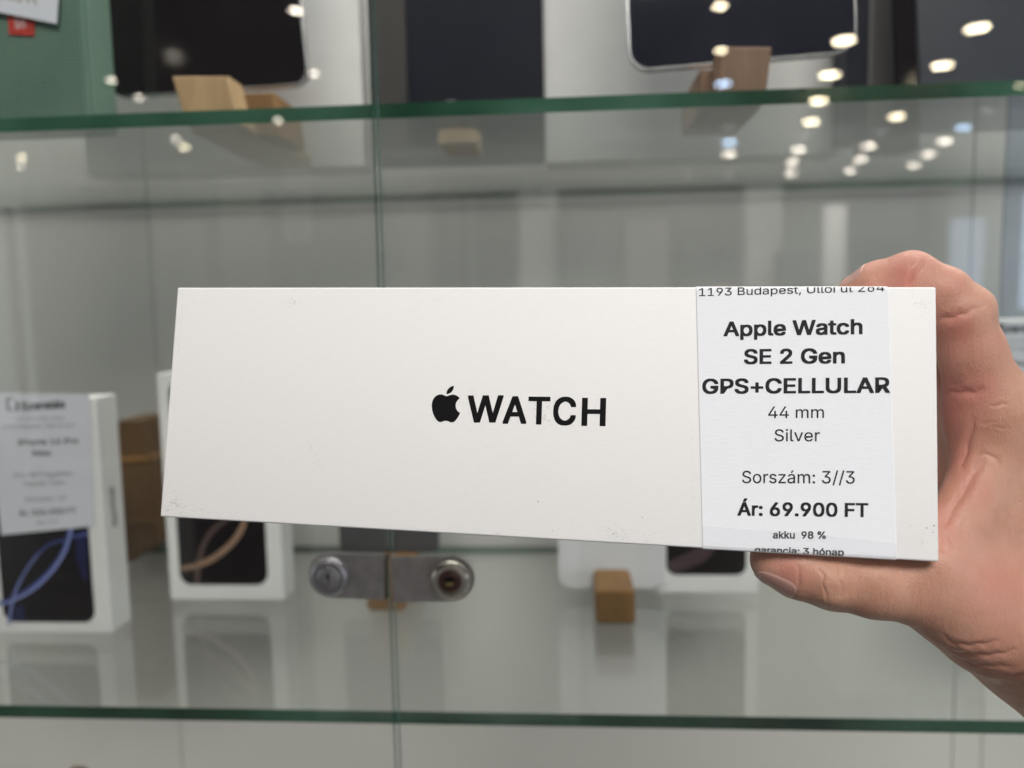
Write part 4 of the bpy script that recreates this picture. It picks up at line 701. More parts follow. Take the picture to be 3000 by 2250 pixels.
put('stand_foot', box_geo(U(560, 300, .48).x, U(800, 300, .52).x, .4552+.0225, .60-.003, ZT+.0002, ZT+.008, .001), Fr((0, 0, 0), (1, 0, 0), (0, 1, 0), (0, 0, 1)), OAK, est)
# dark navy tablet seen flat, just right of the door gap
YN = .585
na, nb = U(1086, 300, YN), U(1592, 285, YN)
en = empty('laptop_box', ((na.x+nb.x)/2, YN, ZT), 'flat dark navy box face just right of the door gap', 'box')
put('carton', box_geo(na.x, nb.x, YN, YN+.03, ZT+.0002, ZT+.25, .001), Fr((0, 0, 0), (1, 0, 0), (0, 1, 0), (0, 0, 1)), NAVYMATT, en)
put('brown_spine', box_geo(na.x+.001, U(1196, 280, YN).x, YN-.004, YN-.0002, ZT+.001, ZT+.249, .0005), Fr((0, 0, 0), (1, 0, 0), (0, 1, 0), (0, 0, 1)), plain('brown_black_cloth', (.016, .012, .011), .6), en)
block('watch_stand', Vector((U(1278, 280, .53).x, .53, ZT)), .026, .045, .014, OAK, 'small pale wooden stand in front of the navy box', lip=True, cat='wooden stand')
tag(put('charger_puck', lathe_geo([(.008, 0), (.0095, .0015), (.0095, .006), (.008, .0075)], 32), stand(Vector((U(1318, 242, .54).x, .541, ZT+.0135+.0096)), 0), BLACKGLOSS, smooth=True), 'round black puck standing on the small pale wooden stand', 'charger')
# white carton behind the navy tablet
wc, wd_ = U(1594, 285, .61), U(2470, 240, .61)
ew2 = empty('tablet_box', ((wc.x+wd_.x)/2, .61, ZT), 'large white tablet carton standing behind the navy tablet', 'tablet box')
put('carton', box_geo(wc.x, wd_.x, .61, .645, ZT+.0002, ZT+.27, .0012), Fr((0, 0, 0), (1, 0, 0), (0, 1, 0), (0, 0, 1)), WHITEBOX, ew2)
# navy tablet on a walnut stand
YT2 = .475
ta, tb = U(1845, 208, YT2), U(2512, 150, YT2-.004)
wT = math.hypot(tb.x-ta.x, tb.y-ta.y)
tablet(ta, wT, .22, math.degrees(math.atan2(tb.y-ta.y, tb.x-ta.x)), 2, NAVYGLOSS, SILVER, 'navy black tablet with silver rim leaning on the walnut stand', r=.0125, roll=math.degrees(math.atan2(tb.z-ta.z, wT)))
ewn = empty('tablet_stand', (U(2150, 300, .45).x, .46, ZT), 'walnut wooden stand holding the navy tablet', 'tablet stand')
put('front_prong', prism_geo(poly_px([(2112, 135), (2106, 400), (2244, 400), (2262, 136)][::-1], .438), 0, .024, .0015), Fr((0, .438, 0), (1, 0, 0), (0, 1, 0), (0, 0, 1)), WALNUT, ewn)
put('rear_block', prism_geo(poly_px([(2052, 203), (2050, 400), (2230, 400), (2240, 203)][::-1], .463), 0, .07, .0015), Fr((0, .463, 0), (1, 0, 0), (0, 1, 0), (0, 0, 1)), WALNUT, ewn)
# grey and dark cartons at the right
def carton(x0, x1, Y, h, mat, label, d=.03, name='carton', cat='box'):
    a, b = U(x0, 240, Y).x, U(x1, 240, Y).x
    return tag(put(name, box_geo(a, b, Y, Y+d, ZT+.0002, ZT+h, .001), Fr((0, 0, 0), (1, 0, 0), (0, 1, 0), (0, 0, 1)), mat), label, cat)
carton(2482, 2545, .56, .26, NAVYMATT, 'narrow dark navy box between the white and grey cartons', name='narrow_box')
carton(2548, 2700, .60, .26, plain('grey_carton', (.13, .125, .125), .5), 'mid grey carton right of the narrow navy box', name='grey_box')
kx = U(2690, 240, .54); 
ek = empty('laptop', (kx.x+.06, .54, ZT), 'large dark navy laptop standing at the right border of the upper shelf', 'laptop')
fk = Fr((0, .54, 0), (1, 0, 0), (0, 1, 0), (0, 0, 1))
pk = [(U(2705, 235, .54).x, ZT+.0002), (U(2705, 235, .54).x+.16, ZT+.0002), (U(2660, -200, .54).x+.16, ZT+.25), (U(2640, -200, .54).x, ZT+.25)]
put('lid', prism_geo(pk, 0, .010, .001), fk, plain('slate_metal', (.028, .032, .045), .35, var=.1, nscale=5), ek)
put('lid_edge', prism_geo([(pk[0][0]-.012, ZT+.0002), (pk[0][0]-.0003, ZT+.0002), (pk[3][0]-.0003, ZT+.25), (pk[3][0]-.010, ZT+.25)], .003, .012, .0005), fk, BLACKGLOSS, ek)
# wooden stand on the shelf below, its tip just inside the bottom border
bt = U(190, 2284, .60)
ebt = empty('phone_stand', (bt.x, .60, .778), 'brown wooden stand tip peeking over the bottom border at left', 'phone stand')
put('stand_body', prism_geo([(bt.x-.012, .7782), (bt.x+.016, .7782), (bt.x+.011, bt.z-.004), (bt.x+.004, bt.z), (bt.x-.005, bt.z), (bt.x-.010, bt.z-.004)], 0, .02, .0008), Fr((0, .60, 0), (1, 0, 0), (0, 1, 0), (0, 0, 1)), BROWNWOOD, ebt)

# ================================================================= THE HELD WATCH BOX
BW, BH, BD = .250, .0809, .036
TLc = np.array((-.11933781, -.03442671, .27371058)); TRc = np.array((.12665647, -.02901696, .22908123)); BLc = np.array((-.1218432, .04610604, .26668016))
exc = (TRc-TLc)/np.linalg.norm(TRc-TLc); eyc = (BLc-TLc); eyc -= exc*eyc.dot(exc); eyc /= np.linalg.norm(eyc); ezc = np.cross(exc, eyc)
def dirW(c): return (CM.to_3x3() @ Vector((c[0], -c[1], -c[2]))).normalized()
BO = C2W(TLc); bex, bey, bez = dirW(exc), dirW(eyc), dirW(ezc)
FB = Fr(BO, bex, bez, bey*-1)     # x right, y away from the camera, z up; origin at the top left corner
def fface(u, v, h): return BO + bex*u + bey*v - bez*h
def B(px, py):
    r = ray(px, py); t = (BO-ORG).dot(bez)/r.dot(bez); p = ORG+r*t-BO; return p.dot(bex), p.dot(bey)
eB = empty('watch_box', FB.mat(), 'long off white watch box held up in front of the cabinet with a price label', 'box')
g = box_geo(0, BW, 0, BD, -BH, 0, .0007, 3)
bb = put('carton', g, FB, BOXPAPER, eB); autosmooth(bb, 60)
# logo
APPLE = [[12.152,6.896],['c',-.948,0,-2.415,-1.078,-3.96,-1.04],['c',-2.04,.027,-3.91,1.183,-4.961,3.014],['c',-2.117,3.675,-.546,9.103,1.519,12.09],['c',1.013,1.454,2.208,3.09,3.792,3.039],
 ['c',1.52,-.065,2.09,-.987,3.935,-.987],['c',1.831,0,2.35,.987,3.96,.948],['c',1.637,-.026,2.676,-1.48,3.676,-2.948],['c',1.156,-1.688,1.636,-3.325,1.662,-3.415],['c',-.039,-.013,-3.182,-1.221,-3.22,-4.857],
 ['c',-.026,-3.04,2.48,-4.494,2.597,-4.559],['c',-1.429,-2.09,-3.623,-2.324,-4.39,-2.376],['c',-2,-.156,-3.675,1.09,-4.61,1.09]]
LEAF = [[15.53,3.83],['c',.843,-1.012,1.4,-2.427,1.245,-3.83],['c',-1.207,.052,-2.662,.805,-3.532,1.818],['c',-.78,.896,-1.454,2.338,-1.273,3.714],['c',1.338,.104,2.715,-.688,3.559,-1.701]]
def path_pts(path, n=8):
    x, y = path[0]; out = [(x, y)]
    for q in path[1:]:
        a = (x, y); b = (x+q[1], y+q[2]); c = (x+q[3], y+q[4]); d = (x+q[5], y+q[6])
        for i in range(1, n+1):
            t = i/n; out.append(tuple((1-t)**3*a[k]+3*(1-t)**2*t*b[k]+3*(1-t)*t*t*c[k]+t**3*d[k] for k in (0, 1)))
        x, y = d
    return out[:-1] if abs(out[-1][0]-out[0][0])+abs(out[-1][1]-out[0][1]) < .05 else out
def Lg(x, y): return B(1200+x/3.403, 1100+y/3.403)
aL, aR = Lg(220, 320), Lg(506, 320); aT, aB = Lg(360, 101), Lg(360, 467)
allp = path_pts(APPLE)+path_pts(LEAF)
mx0, mx1 = min(p[0] for p in allp), max(p[0] for p in allp); my0, my1 = min(p[1] for p in allp), max(p[1] for p in allp)
def to_face(p):
    return (aL[0]+(p[0]-mx0)/(mx1-mx0)*(aR[0]-aL[0]), aT[1]+(p[1]-my0)/(my1-my0)*(aB[1]-aT[1]))
def flat_shape(name, polys, parent, mat, eps=.00006):
    V_, F_ = [], []
    for pl in polys:
        bm = bmesh.new(); vs = [bm.verts.new((u, v, 0)) for u, v in pl]; fc = bm.faces.new(vs)
        bmesh.ops.triangulate(bm, faces=[fc], ngon_method='EAR_CLIP'); bm.verts.index_update()
        n = len(V_); V_ += [fface(q.co.x, q.co.y, eps) for q in bm.verts]; F_ += [[q.index+n for q in g_.verts] for g_ in bm.faces]; bm.free()
    return mk(name, V_, F_, mat, parent)
flat_shape('logo_mark', [[to_face(p) for p in path_pts(APPLE)], [to_face(p) for p in path_pts(LEAF)]], bb, LOGOINK)
for ch, x0, x1, yb, ht in (('W', 571, 928, 470, 271), ('A', 926, 1164, 482, 274), ('T', 1177, 1396, 489, 277), ('C', 1427, 1655, 496, 280), ('H', 1712, 1953, 504, 280)):
    a, b = Lg(x0, yb-(2 if ch in 'TH' else 0)), Lg(x1, yb+(2 if ch in 'TH' else 0))
    cap = (Lg(x0, yb)[1]-Lg(x0, yb-ht)[1])
    text_on('logo_letter', ch, fface, a, b, cap, LOGOINK, bb, bold=.023)
# wrapped paper label
tl, tr_, br_, bl_ = B(2038, 838), B(2603, 839), B(2628, 1645), B(2057, 1612)
LT_ = .00026
def quadL(pts3a, pts3b): pass
vL = []
prof = []   # section round the carton: (v, h) path from the top wrap to the bottom wrap
prof = [(0, -.016), (-.00002, -.0008), (.0003, -.00015+.0000), (.0009, .00004), (.02, .00005), (BH*.5, .00006), (BH-.02, .00005), (BH-.0009, .00004), (BH-.0003, -.00015), (BH+.00002, -.0008), (BH, -.016)]
for v, h in prof:
    t = min(1, max(0, v/BH)); ul = tl[0]+(bl_[0]-tl[0])*t; ur = tr_[0]+(br_[0]-tr_[0])*t
    dv = -LT_ if v < .0002 else (LT_ if v > BH-.0002 else 0); dh = LT_ if 0 < v < BH else 0
    if v in (.0003, BH-.0003): dv = -LT_*.7 if v < .01 else LT_*.7; dh = LT_*.7
    rowp = [(ul, v+(-.00003 if v < .01 else (.00003 if v > BH-.01 else 0)), h), (ul+.0003, v+dv, h+dh), ((ul+ur)/2, v+dv, h+dh), (ur-.0003, v+dv, h+dh), (ur, v+(-.00003 if v < .01 else (.00003 if v > BH-.01 else 0)), h)]
    vL.append(rowp)
nv = len(vL[0]); vv = [fface(*q) for r_ in vL for q in r_]; ff = [(i*nv+j, i*nv+j+1, (i+1)*nv+j+1, (i+1)*nv+j) for i in range(len(vL)-1) for j in range(nv-1)]
lab = mk('price_label', vv, ff, LABEL, eB)
TH_ = LT_+.00012
TAPE = plain('clear_tape', (.76, .77, .83), .25)
def R7(x, y): return B(1950+x/1.8435, 800+y/1.8435)
clipf = [((0, .0002), (0, -1)), ((0, BH-.0002), (0, 1))]
for s, xl, yl, xr, yr, cap, bold in (
    ('1193 Budapest, Üllői út 264', 180, 126, 1180, 100, 43, .004), ('Apple Watch', 312, 343, 1062, 331, 81, .024), ('SE 2 Gen', 422, 493, 967, 489, 82, .024),
    ('GPS+CELLULAR', 197, 653, 1210, 648, 83, .024), ('44 mm', 553, 784, 854, 783, 63, .004), ('Silver', 587, 909, 832, 909, 65, .004),
    ('Sorszám: 3//3', 412, 1134, 1020, 1137, 67, .004), ('Ár: 69.900 FT', 387, 1310, 1093, 1318, 75, .024), ('akku  98 %', 578, 1433, 864, 1435, 40, .025), ('garancia: 3 hónap', 480, 1511, 962, 1526, 36, .025)):
    a, b = R7(xl, yl), R7(xr, yr); cp = R7((xl+xr)/2, yl)[1]-R7((xl+xr)/2, yl-cap)[1]
    text_on('printed_text', s, fface, a, b, cp, INK, lab, bold, clip=clipf, eps=TH_)
# clear tape across the foot of the label
tq = [R7(196, 1368), R7(700, 1395), R7(1246, 1462), R7(1246, 1540), R7(193, 1490)]
tm, tnt, tbs = new_mat('clear_tape_film'); tbs.inputs['Base Color'].default_value = (.70, .70, .74, 1); tbs.inputs['Roughness'].default_value = .3; tbs.inputs['Alpha'].default_value = .10
flat_shape('clear_tape', [tq], eB, tm, eps=TH_+.00012)
# pencil specks and dents
SPECK = plain('speck_dirt', (.16, .15, .13), .8)
def speck(px, py, rx, ry, ang=0, m=None, eps=.00005):
    c = B(px, py); k = .243/FPX; pts = []
    for i in range(9):
        a = 2*math.pi*i/9; rr_ = 1+random.uniform(-.35, .35); x, y = rx*k*rr_*math.cos(a), ry*k*rr_*math.sin(a)
        pts.append((c[0]+x*math.cos(ang)-y*math.sin(ang), c[1]+x*math.sin(ang)+y*math.cos(ang)))
    return pts
sp = [speck(1577, 1469, 1.2, 3.5), speck(1619, 1554+.5, 1.6, 1), speck(1455, 1563, 1.6, 1), speck(1463, 1562, 1.2, 1), speck(1882, 1516, 1.2, 1.8), speck(2714, 1547-.5, 2, 1.6), speck(2737, 1540, 1.8, 2), speck(2733, 1560, 1.4, 1.2),
      speck(2090, 1597, 1.4, 1.6), speck(2420, 1588, 1.2, 1)]
flat_shape('dirt_speck', sp[:8], bb, SPECK)
rm, rnt, rbs = new_mat('rub_mark'); rbs.inputs['Base Color'].default_value = (.30, .26, .21, 1); rbs.inputs['Roughness'].default_value = .8; rbs.inputs['Alpha'].default_value = .075
def cluster(name, px, py, sx, sy, n, r0, r1, tilt=0):
    out = []
    for _ in range(n):
        gx, gy = random.gauss(0, sx), random.gauss(0, sy); x = px+gx*math.cos(tilt)-gy*math.sin(tilt); y = py+gx*math.sin(tilt)+gy*math.cos(tilt)
        u, v = B(x, y)
        if .0012 < u < BW-.0012 and .0012 < v < BH-.0012: out.append(speck(x, y, random.uniform(r0, r1), random.uniform(r0, r1)*.7))
    V_, F_ = [], []
    for i, pl in enumerate(out):
        n_ = len(V_); V_ += [fface(u, v, .00005+i*1e-6) for u, v in pl]; F_.append(list(range(n_, n_+len(pl))))
    return mk(name, V_, F_, rm, bb)
for a_ in ((1598, 1212, 16, 22, 46, 1.5, 5, 0), (512, 1470, 14, 18, 34, 2, 6, 0), (858, 886, 12, 6, 20, 1.5, 4, 0), (930, 1350, 4, 26, 26, 1, 3.5, -.45), (2700, 900, 18, 22, 34, 1, 4, 0), (2736, 960, 2, 80, 44, 1, 3, 0),
           (1800, 1560, 46, 14, 50, 1.5, 5, .06), (560, 1495, 60, 7, 34, 1.5, 4, .05), (1100, 850, 300, 3, 60, 1, 3, 0), (2030, 1420, 6, 90, 40, 1, 3, 0), (2700, 1560, 26, 26, 24, 1, 4, 0), (528, 960, 3, 90, 30, 1, 3.5, .07)):
    cluster('rub_mark', *a_)

# ================================================================= THE HAND (a right hand, thumb under the box, fingers over its top)
def J(px, py, d, r):       # camera-space joint, radius in mm
    return np.array(((px-1500)/FPX*d, (py-1125)/FPX*d, d)), r/1000
def rcone(p, a, b):
    (pa, ra), (pb, rb) = a, b; ba = pb-pa; l2 = ba.dot(ba)
    t = np.clip(((p-pa)@ba)/l2, 0, 1); return np.linalg.norm(p-pa-t[:, None]*ba, axis=1) - (ra+(rb-ra)*t)
def tri(p, a, b, c, r):
    ba, cb, ac = b-a, c-b, a-c; pa, pb, pc = p-a, p-b, p-c; n = np.cross(ba, ac)
    s = np.sign(pa@np.cross(ba, n))+np.sign(pb@np.cross(cb, n))+np.sign(pc@np.cross(ac, n))
    def ed(e, q): t = np.clip(q@e/(e@e), 0, 1); w = e*t[:, None]-q; return (w*w).sum(1)
    d2 = np.minimum(np.minimum(ed(ba, pa), ed(cb, pb)), ed(ac, pc)); pl = (pa@n)**2/(n@n)
    return np.sqrt(np.where(s < 2, d2, pl)) - r
def smin(a, b, k):
    h = np.clip(.5+.5*(b-a)/k, 0, 1); return b*(1-h)+a*h - k*h*(1-h)
def chain(p, js, k=.002):
    d = rcone(p, js[0], js[1])
    for i in range(1, len(js)-1): d = smin(d, rcone(p, js[i], js[i+1]), k)
    return d
IDX = [J(2512, 858, .258, 6.2), J(2575, 833, .252, 7.4), J(2668, 812, .246, 8.0), J(2762, 864, .244, 8.5), J(2812, 925, .243, 9.2), J(2848, 1035, .244, 9.6), J(2893, 1190, .247, 12.2)]
MID = [J(2560, 862, .276, 6.5), J(2660, 850, .270, 7.8), J(2790, 935, .266, 9.2), J(2815, 1060, .268, 10), J(2880, 1220, .272, 12)]
RNG = [J(2580, 895, .290, 6.3), J(2665, 885, .288, 7.4), J(2770, 965, .286, 8.8), J(2800, 1080, .290, 9.5), J(2860, 1240, .294, 11.5)]
PNK = [J(2650, 950, .302, 5.5), J(2715, 960, .303, 6.5), J(2780, 1050, .305, 7.8), J(2850, 1260, .312, 10.5)]
THB = [J(2276, 1640, .241, 8.2), J(2345, 1662, .240, 9.4), J(2440, 1688, .239, 9.9), J(2560, 1705, .238, 10.6), J(2700, 1725, .238, 11.2), J(2805, 1768, .240, 13.4)]
PALM_PTS = [J(2905, 1200, .249, 0)[0], J(2860, 1270, .312, 0)[0], J(2990, 1840, .262, 0)[0], J(3020, 1800, .315, 0)[0]]
THM = [J(2800, 1765, .240, 13.2), J(2900, 1800, .245, 18), J(3020, 1830, .256, 23)]
WR = [J(3000, 1810, .265, 24), J(3200, 1932, .250, 26), J(3560, 2260, .215, 31), J(4000, 2600, .185, 38)]
def hand_sdf(p):
    f = chain(p, IDX, .0022)
    f = smin(f, chain(p, MID), .0010); f = smin(f, chain(p, RNG), .0010); f = smin(f, chain(p, PNK), .0010)
    a, b, c, d = PALM_PTS
    pm = smin(tri(p, a, b, c, .0125), tri(p, b, c, d, .0125), .004)
    pm = smin(pm, chain(p, [J(2862, 1250, .300, 11), J(2835, 1480, .303, 16), J(3000, 1800, .290, 20)], .004), .008)
    w = chain(p, WR, .01)
    pm = smin(pm, w, .014)
    h = smin(f, pm, .007)
    th = smin(chain(p, THB, .003), chain(p, THM, .006), .006)
    # skin web from the index knuckle down to the thumb
    W1_ = J(2898, 1240, .248, 0)[0]; W2_ = J(2815, 1700, .238, 0)[0]; W3_ = J(3060, 1640, .250, 0)[0]
    web = tri(p, W1_, W2_, W3_, .0078)
    web = smin(web, rcone(p, J(2905, 1320, .246, 3.0), J(2745, 1640, .233, 6.5)), .009)
    web = smin(web, rcone(p, J(2858, 1345, .247, 2.6), J(2735, 1560, .236, 4.0)), .005)
    th = smin(th, web, .010)
    h = smin(h, th, .009)
    # thumb joint bulge, knuckle pads
    h = smin(h, rcone(p, J(2432, 1702, .2315, 3.4), J(2436, 1735, .2315, 3.0)), .005)
    h = smin(h, rcone(p, J(2862, 893, .241, 3.2), J(2864, 897, .247, 3.2)), .006)
    return h
def surface_nets(f, lo, hi, st):
    ax = [np.arange(lo[i], hi[i]+st, st) for i in range(3)]; n = [len(a) for a in ax]
    S = np.empty(n, np.float32)
    yy, zz = np.meshgrid(ax[1], ax[2], indexing='ij')
    for i in range(0, n[0], 8):
        xs_ = ax[0][i:i+8]; g_ = np.stack([np.repeat(xs_, yy.size), np.tile(yy.ravel(), len(xs_)), np.tile(zz.ravel(), len(xs_))], 1)
        S[i:i+8] = f(g_).reshape(len(xs_), n[1], n[2])
    S[0] = S[-1] = 1; S[:, 0] = S[:, -1] = 1; S[:, :, 0] = S[:, :, -1] = 1
    ins = S < 0
    acc = np.zeros([k-1 for k in n]+[3], np.float32); cnt = np.zeros([k-1 for k in n], np.float32)
    offs = [(a, b, c) for a in (0, 1) for b in (0, 1) for c in (0, 1)]
    def sl(o): return tuple(slice(o[k], n[k]-1+o[k]) for k in range(3))
    for a in offs:
        for k in range(3):
            if a[k]: continue
            b = list(a); b[k] = 1; sa_, sb_ = S[sl(a)], S[sl(b)]
            m = (sa_ < 0) != (sb_ < 0); t = np.where(m, sa_/(sa_-sb_+1e-12), 0)
            for q in range(3): acc[..., q] += np.where(m, a[q] + (t if q == k else 0), 0)
            cnt += m
    idx = -np.ones(cnt.shape, int); act = cnt > 0; idx[act] = np.arange(act.sum())
    ijk = np.argwhere(act); pos = np.array(lo) + (ijk + acc[act]/cnt[act][:, None])*st
    F_ = []
    for k in range(3):
        u, v = (k+1) % 3, (k+2) % 3
        s0 = [slice(1, n[q]-1) for q in range(3)]; s0[k] = slice(0, n[k]-1); s1 = list(s0); s1[k] = slice(1, n[k])
        A_, B_ = ins[tuple(s0)], ins[tuple(s1)]
        for m, flip in ((A_ & ~B_, False), (~A_ & B_, True)):
            e = np.argwhere(m); base = e.copy()
            for q in (u, v): base[:, q] += 1
            def at(du, dv): w = base.copy(); w[:, u] -= du; w[:, v] -= dv; return idx[w[:, 0], w[:, 1], w[:, 2]]
            q4 = np.stack([at(1, 1), at(0, 1), at(0, 0), at(1, 0)], 1); F_.append(q4[:, ::-1] if flip else q4)
    return pos, np.concatenate(F_)
def grad(f, p, e=2e-4):
    g_ = np.empty_like(p)
    for k in range(3):
        d = np.zeros(3); d[k] = e; g_[:, k] = (f(p+d)-f(p-d))/(2*e)
    return g_/np.maximum(np.linalg.norm(g_, axis=1), 1e-9)[:, None]
def project(f, p, off=0, it=3):
    for _ in range(it):
        g_ = grad(f, p); p = p - g_*(f(p)-off)[:, None]
    return p, g_
hp, hf = surface_nets(hand_sdf, (.068, -.050, .205), (.225, .175, .335), .0013)
# one level of subdivision through the modifier, then back onto the exact surface
me_ = bpy.data.meshes.new('tmp'); me_.from_pydata(hp.tolist(), [], hf.tolist())
to = bpy.data.objects.new('tmp', me_); COL.objects.link(to); md = to.modifiers.new('s', 'SUBSURF'); md.levels = 2 if FINE else 1; md.subdivision_type = 'CATMULL_CLARK'
dg = bpy.context.evaluated_depsgraph_get(); m2 = bpy.data.meshes.new_from_object(to.evaluated_get(dg))
hv = np.empty(len(m2.vertices)*3, np.float32); m2.vertices.foreach_get('co', hv); hv = hv.reshape(-1, 3).astype(float)
hfaces = [tuple(p_.vertices) for p_ in m2.polygons]
bpy.data.objects.remove(to); bpy.data.meshes.remove(me_); bpy.data.meshes.remove(m2)
hv, hn = project(hand_sdf, hv, it=2)
def proj2(v): return np.stack([v[:, 0]/v[:, 2]*FPX+1500, v[:, 1]/v[:, 2]*FPX+1125], 1)
def seg_d(q, a, b):
    a, b = np.array(a, float), np.array(b, float); t = np.clip(((q-a)@(b-a))/((b-a)@(b-a)), 0, 1); return np.linalg.norm(q-a-t[:, None]*(b-a), axis=1), t
def line_d(q, pts):
    # smoothed, slightly wandering line; returns distance and how far along it lies
    pts = spline2(pts, 5) if len(pts) > 2 else pts; d = np.full(len(q), 1e9); s = np.zeros(len(q)); n = len(pts)-1
    q = q + 2.2*np.stack([np.sin(q[:, 1]*.11+q[:, 0]*.05), np.sin(q[:, 0]*.13-q[:, 1]*.04)], 1)
    for i, (a, b) in enumerate(zip(pts, pts[1:])):
        x, t = seg_d(q, a, b); m = x < d; d = np.where(m, x, d); s = np.where(m, (i+t)/n, s)
    return d, np.clip(4.2*s*(1-s), 0, 1)**.8
px2 = proj2(hv); facing = np.clip(-(hn*hv).sum(1)/np.linalg.norm(hv, axis=1)*3, 0, 1)
near = 1.0*(hv[:, 2] < .262)
CREASE = [  # points, depth mm, half width px
    ([(2708, 762), (2682, 800), (2668, 819), (2650, 840)], 1.0, 7), ([(2742, 938), (2807, 925), (2865, 899)], .8, 10), ([(2860, 903), (2893, 890)], .25, 6),
    ([(2752, 1156), (2800, 1150), (2850, 1150), (2885, 1138)], .7, 12), ([(2760, 1120), (2830, 1128)], .4, 12), ([(2858, 1223), (2845, 1264), (2826, 1340), (2812, 1378)], .6, 9),
    ([(2888, 1337), (2823, 1440), (2790, 1500), (2758, 1545)], .8, 13), ([(2893, 1190), (2964, 1183)], .3, 5), ([(2866, 1240), (2925, 1238)], .25, 5), ([(2860, 1330), (2915, 1340), (2935, 1380)], .4, 7),
    ([(2900, 1250), (2960, 1255)], .2, 4), ([(2411, 1684), (2415, 1727), (2425, 1765)], .34, 4), ([(2454, 1640), (2463, 1704), (2467, 1755)], .38, 4.5), ([(2398, 1660), (2412, 1690)], .3, 4), ([(2500, 1720), (2525, 1688)], .15, 3),
    ([(2400, 1740), (2408, 1700)], .15, 4), ([(2480, 1660), (2490, 1700), (2486, 1760)], .18, 4),
    ([(2757, 1857), (2796, 1886), (2861, 1890), (2935, 1876)], .55, 7), ([(2773, 1896), (2823, 1919), (2915, 1919), (2985, 1900)], .55, 7), ([(2803, 1927), (2861, 1950), (2977, 1953)], .5, 7), ([(2880, 1977), (2976, 1984), (3030, 1975)], .5, 7),
    ([(2850, 1965), (2930, 1968)], .4, 4), ([(2900, 2000), (2990, 2010)], .5, 6), ([(2334, 1650), (2343, 1690), (2332, 1728)], .35, 5), ([(2730, 1590), (2780, 1620)], .3, 7), ([(2770, 1560), (2800, 1600)], .3, 7)]
disp = np.zeros(len(hv)); red = np.zeros(len(hv))
for pts, dep, w_px in CREASE:
    d, tp = line_d(px2, pts); disp -= tp*dep/1000*np.exp(-(np.abs(d)/w_px)**1.4)*.85; disp += tp*dep/1000*.16*np.exp(-((d-2.2*w_px)/(1.5*w_px))**2)
    red += .22*min(1, dep)*tp*np.exp(-(d/(w_px*1.2))**2)
disp *= facing*near
hv = hv + hn*disp[:, None]
for (bx, by, br2, amt) in ((2650, 780, 60, .55), (2640, 830, 40, .5), (2790, 840, 45, .35), (2850, 1000, 70, .3), (2800, 960, 50, .6), (2790, 1180, 110, .8), (2890, 1130, 50, .4), (2800, 1350, 80, .5), (2870, 1440, 60, .45), (2760, 1500, 60, .4),
                       (2310, 1670, 42, .7), (2250, 1650, 30, .35), (2370, 1700, 45, .35), (2900, 1700, 90, .3), (2960, 1000, 50, .3), (2950, 1720, 60, .25), (2780, 1570, 50, .4)):
    red += amt*np.exp(-(((px2[:, 0]-bx)**2+(px2[:, 1]-by)**2)/br2**2))
red = np.clip(red, 0, 1)
worldv = [C2W(v) for v in hv]
# skin
sm, snt, sbs = new_mat('skin'); sv = coords(snt)
at = nd(snt, 'ShaderNodeAttribute'); at.attribute_name = 'blush'
n1 = noise(snt, sv, 55, 5, .6); n2 = noise(snt, sv, 420, 3, .6); n3 = noise(snt, sv, 18, 3)
base = ramp(snt, n1, ((.25, (.42, .215, .145)), (.52, (.51, .285, .20)), (.78, (.58, .355, .265))))
base = mixc(snt, ramp(snt, n3, ((.4, (0, 0, 0)), (.7, (.7, .7, .7)))), base, (.52, .235, .185))
base = mixc(snt, at.outputs['Fac'], base, (.50, .19, .155))
base = mixc(snt, ramp(snt, n2, ((.3, (.16, .16, .16)), (.55, (0, 0, 0)))), base, (.40, .20, .13))
snt.links.new(base, sbs.inputs['Base Color'])
snt.links.new(ramp(snt, n2, ((.3, (.36, .36, .36)), (.7, (.58, .58, .58)))), sbs.inputs['Roughness']); sbs.inputs['Specular IOR Level'].default_value = .4
sbs.inputs['Subsurface Weight'].default_value = .22; sbs.inputs['Subsurface Radius'].default_value = (1, .35, .18); sbs.inputs['Subsurface Scale'].default_value = .004
vo = nd(snt, 'ShaderNodeTexVoronoi', feature='DISTANCE_TO_EDGE'); vo.inputs['Scale'].default_value = 1300
mpv = nd(snt, 'ShaderNodeMapping'); mpv.inputs['Rotation'].default_value = (.3, .2, .7); mpv.inputs['Scale'].default_value = (1, 1, .45)
snt.links.new(sv, mpv.inputs[0]); snt.links.new(mpv.outputs[0], vo.inputs['Vector'])
rv = ramp(snt, vo.outputs['Distance'], ((.0, (0, 0, 0)), (.25, (1, 1, 1))))
mpw = nd(snt, 'ShaderNodeMapping'); mpw.inputs['Rotation'].default_value = (.2, .9, .4); mpw.inputs['Scale'].default_value = (1, 1, .2); snt.links.new(sv, mpw.inputs[0])
nw = noise(snt, mpw.outputs[0], 420, 4, .65, .4)
b1 = bump(snt, sbs, rv, .28, .0002)
b2 = nd(snt, 'ShaderNodeBump'); b2.inputs['Strength'].default_value = .6; b2.inputs['Distance'].default_value = .0006; snt.links.new(nw, b2.inputs['Height']); snt.links.new(b2.outputs[0], b1.inputs['Normal'])
hand = mk('hand', worldv, hfaces, sm, None, smooth=True, origin=tuple(P(2900, 1700, .26)))
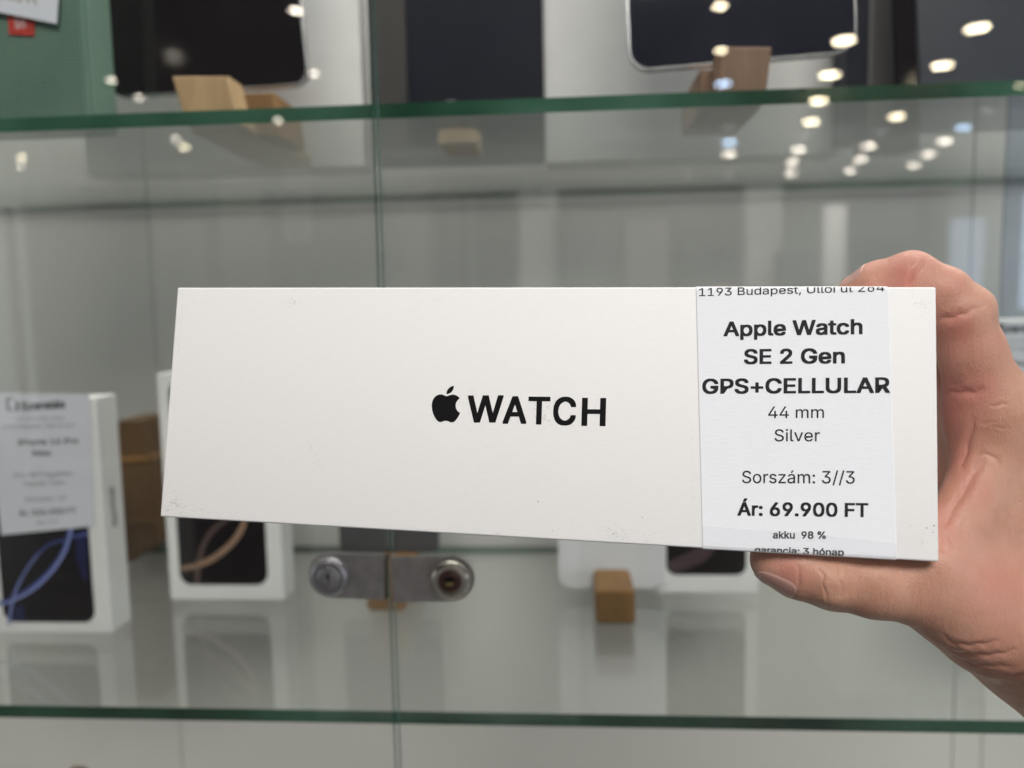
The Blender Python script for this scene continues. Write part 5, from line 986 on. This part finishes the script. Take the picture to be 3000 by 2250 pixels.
tag(hand, 'bare right hand gripping the box end, thumb below and index finger on top', 'hand')
ca = hand.data.attributes.new('blush', 'FLOAT', 'POINT'); ca.data.foreach_set('value', red.astype(np.float32))
# nails: patches lifted off the same surface
def nail(a, b, side, w0, w1, len0, len1, off=.00025, nm='fingernail', n=(22, 16)):
    """axis a->b (camera space), side = outward direction; strip wraps by +-w"""
    a, b = a[0], b[0]; ax = (b-a)/np.linalg.norm(b-a); side = side-ax*side.dot(ax); side /= np.linalg.norm(side); cr = np.cross(ax, side)
    pts = []
    for i in range(n[0]):
        s = i/(n[0]-1); c = a + ax*(len0+(len1-len0)*s)
        ww = (w0+(w1-w0)*s)*min(1, (1-abs(2*s-1)**5.0))**.5 if True else w0
        for j in range(n[1]):
            th_ = (2*j/(n[1]-1)-1)*ww; pts.append(c + .011*(side*math.cos(th_)+cr*math.sin(th_)))
    p, g_ = np.array(pts), None
    for _ in range(6):
        q = hand_sdf(p); c_ = a+((p-a)@ax)[:, None]*ax; dr = p-c_; dr /= np.linalg.norm(dr, axis=1)[:, None]; p = p - dr*(q-off)[:, None]*.8
    edge = []
    for i in range(n[0]):
        for j in range(n[1]):
            e_ = min(min(i, n[0]-1-i)/1.0, min(j, n[1]-1-j)/1.0); edge.append(-.0007 if e_ < 1 else 0)
    g_ = grad(hand_sdf, p); p = p + g_*np.array(edge)[:, None]
    F_ = [(i*n[1]+j, i*n[1]+j+1, (i+1)*n[1]+j+1, (i+1)*n[1]+j) for i in range(n[0]-1) for j in range(n[1]-1)]
    o = mk(nm, [C2W(q) for q in p], F_, NAILM, hand, smooth=True); return o
NAILM, nnt, nbs = new_mat('nail'); nbs.inputs['Base Color'].default_value = (.50, .29, .25, 1); nbs.inputs['Roughness'].default_value = .28; nbs.inputs['Subsurface Weight'].default_value = .2; nbs.inputs['Subsurface Scale'].default_value = .003
nail(IDX[2], IDX[0], np.array((-.15, -1, -.50)), .85, .65, .011, .0235)
nail(THB[2], THB[0], np.array((-.12, .95, -.36)), .9, .8, .0110, .0235)
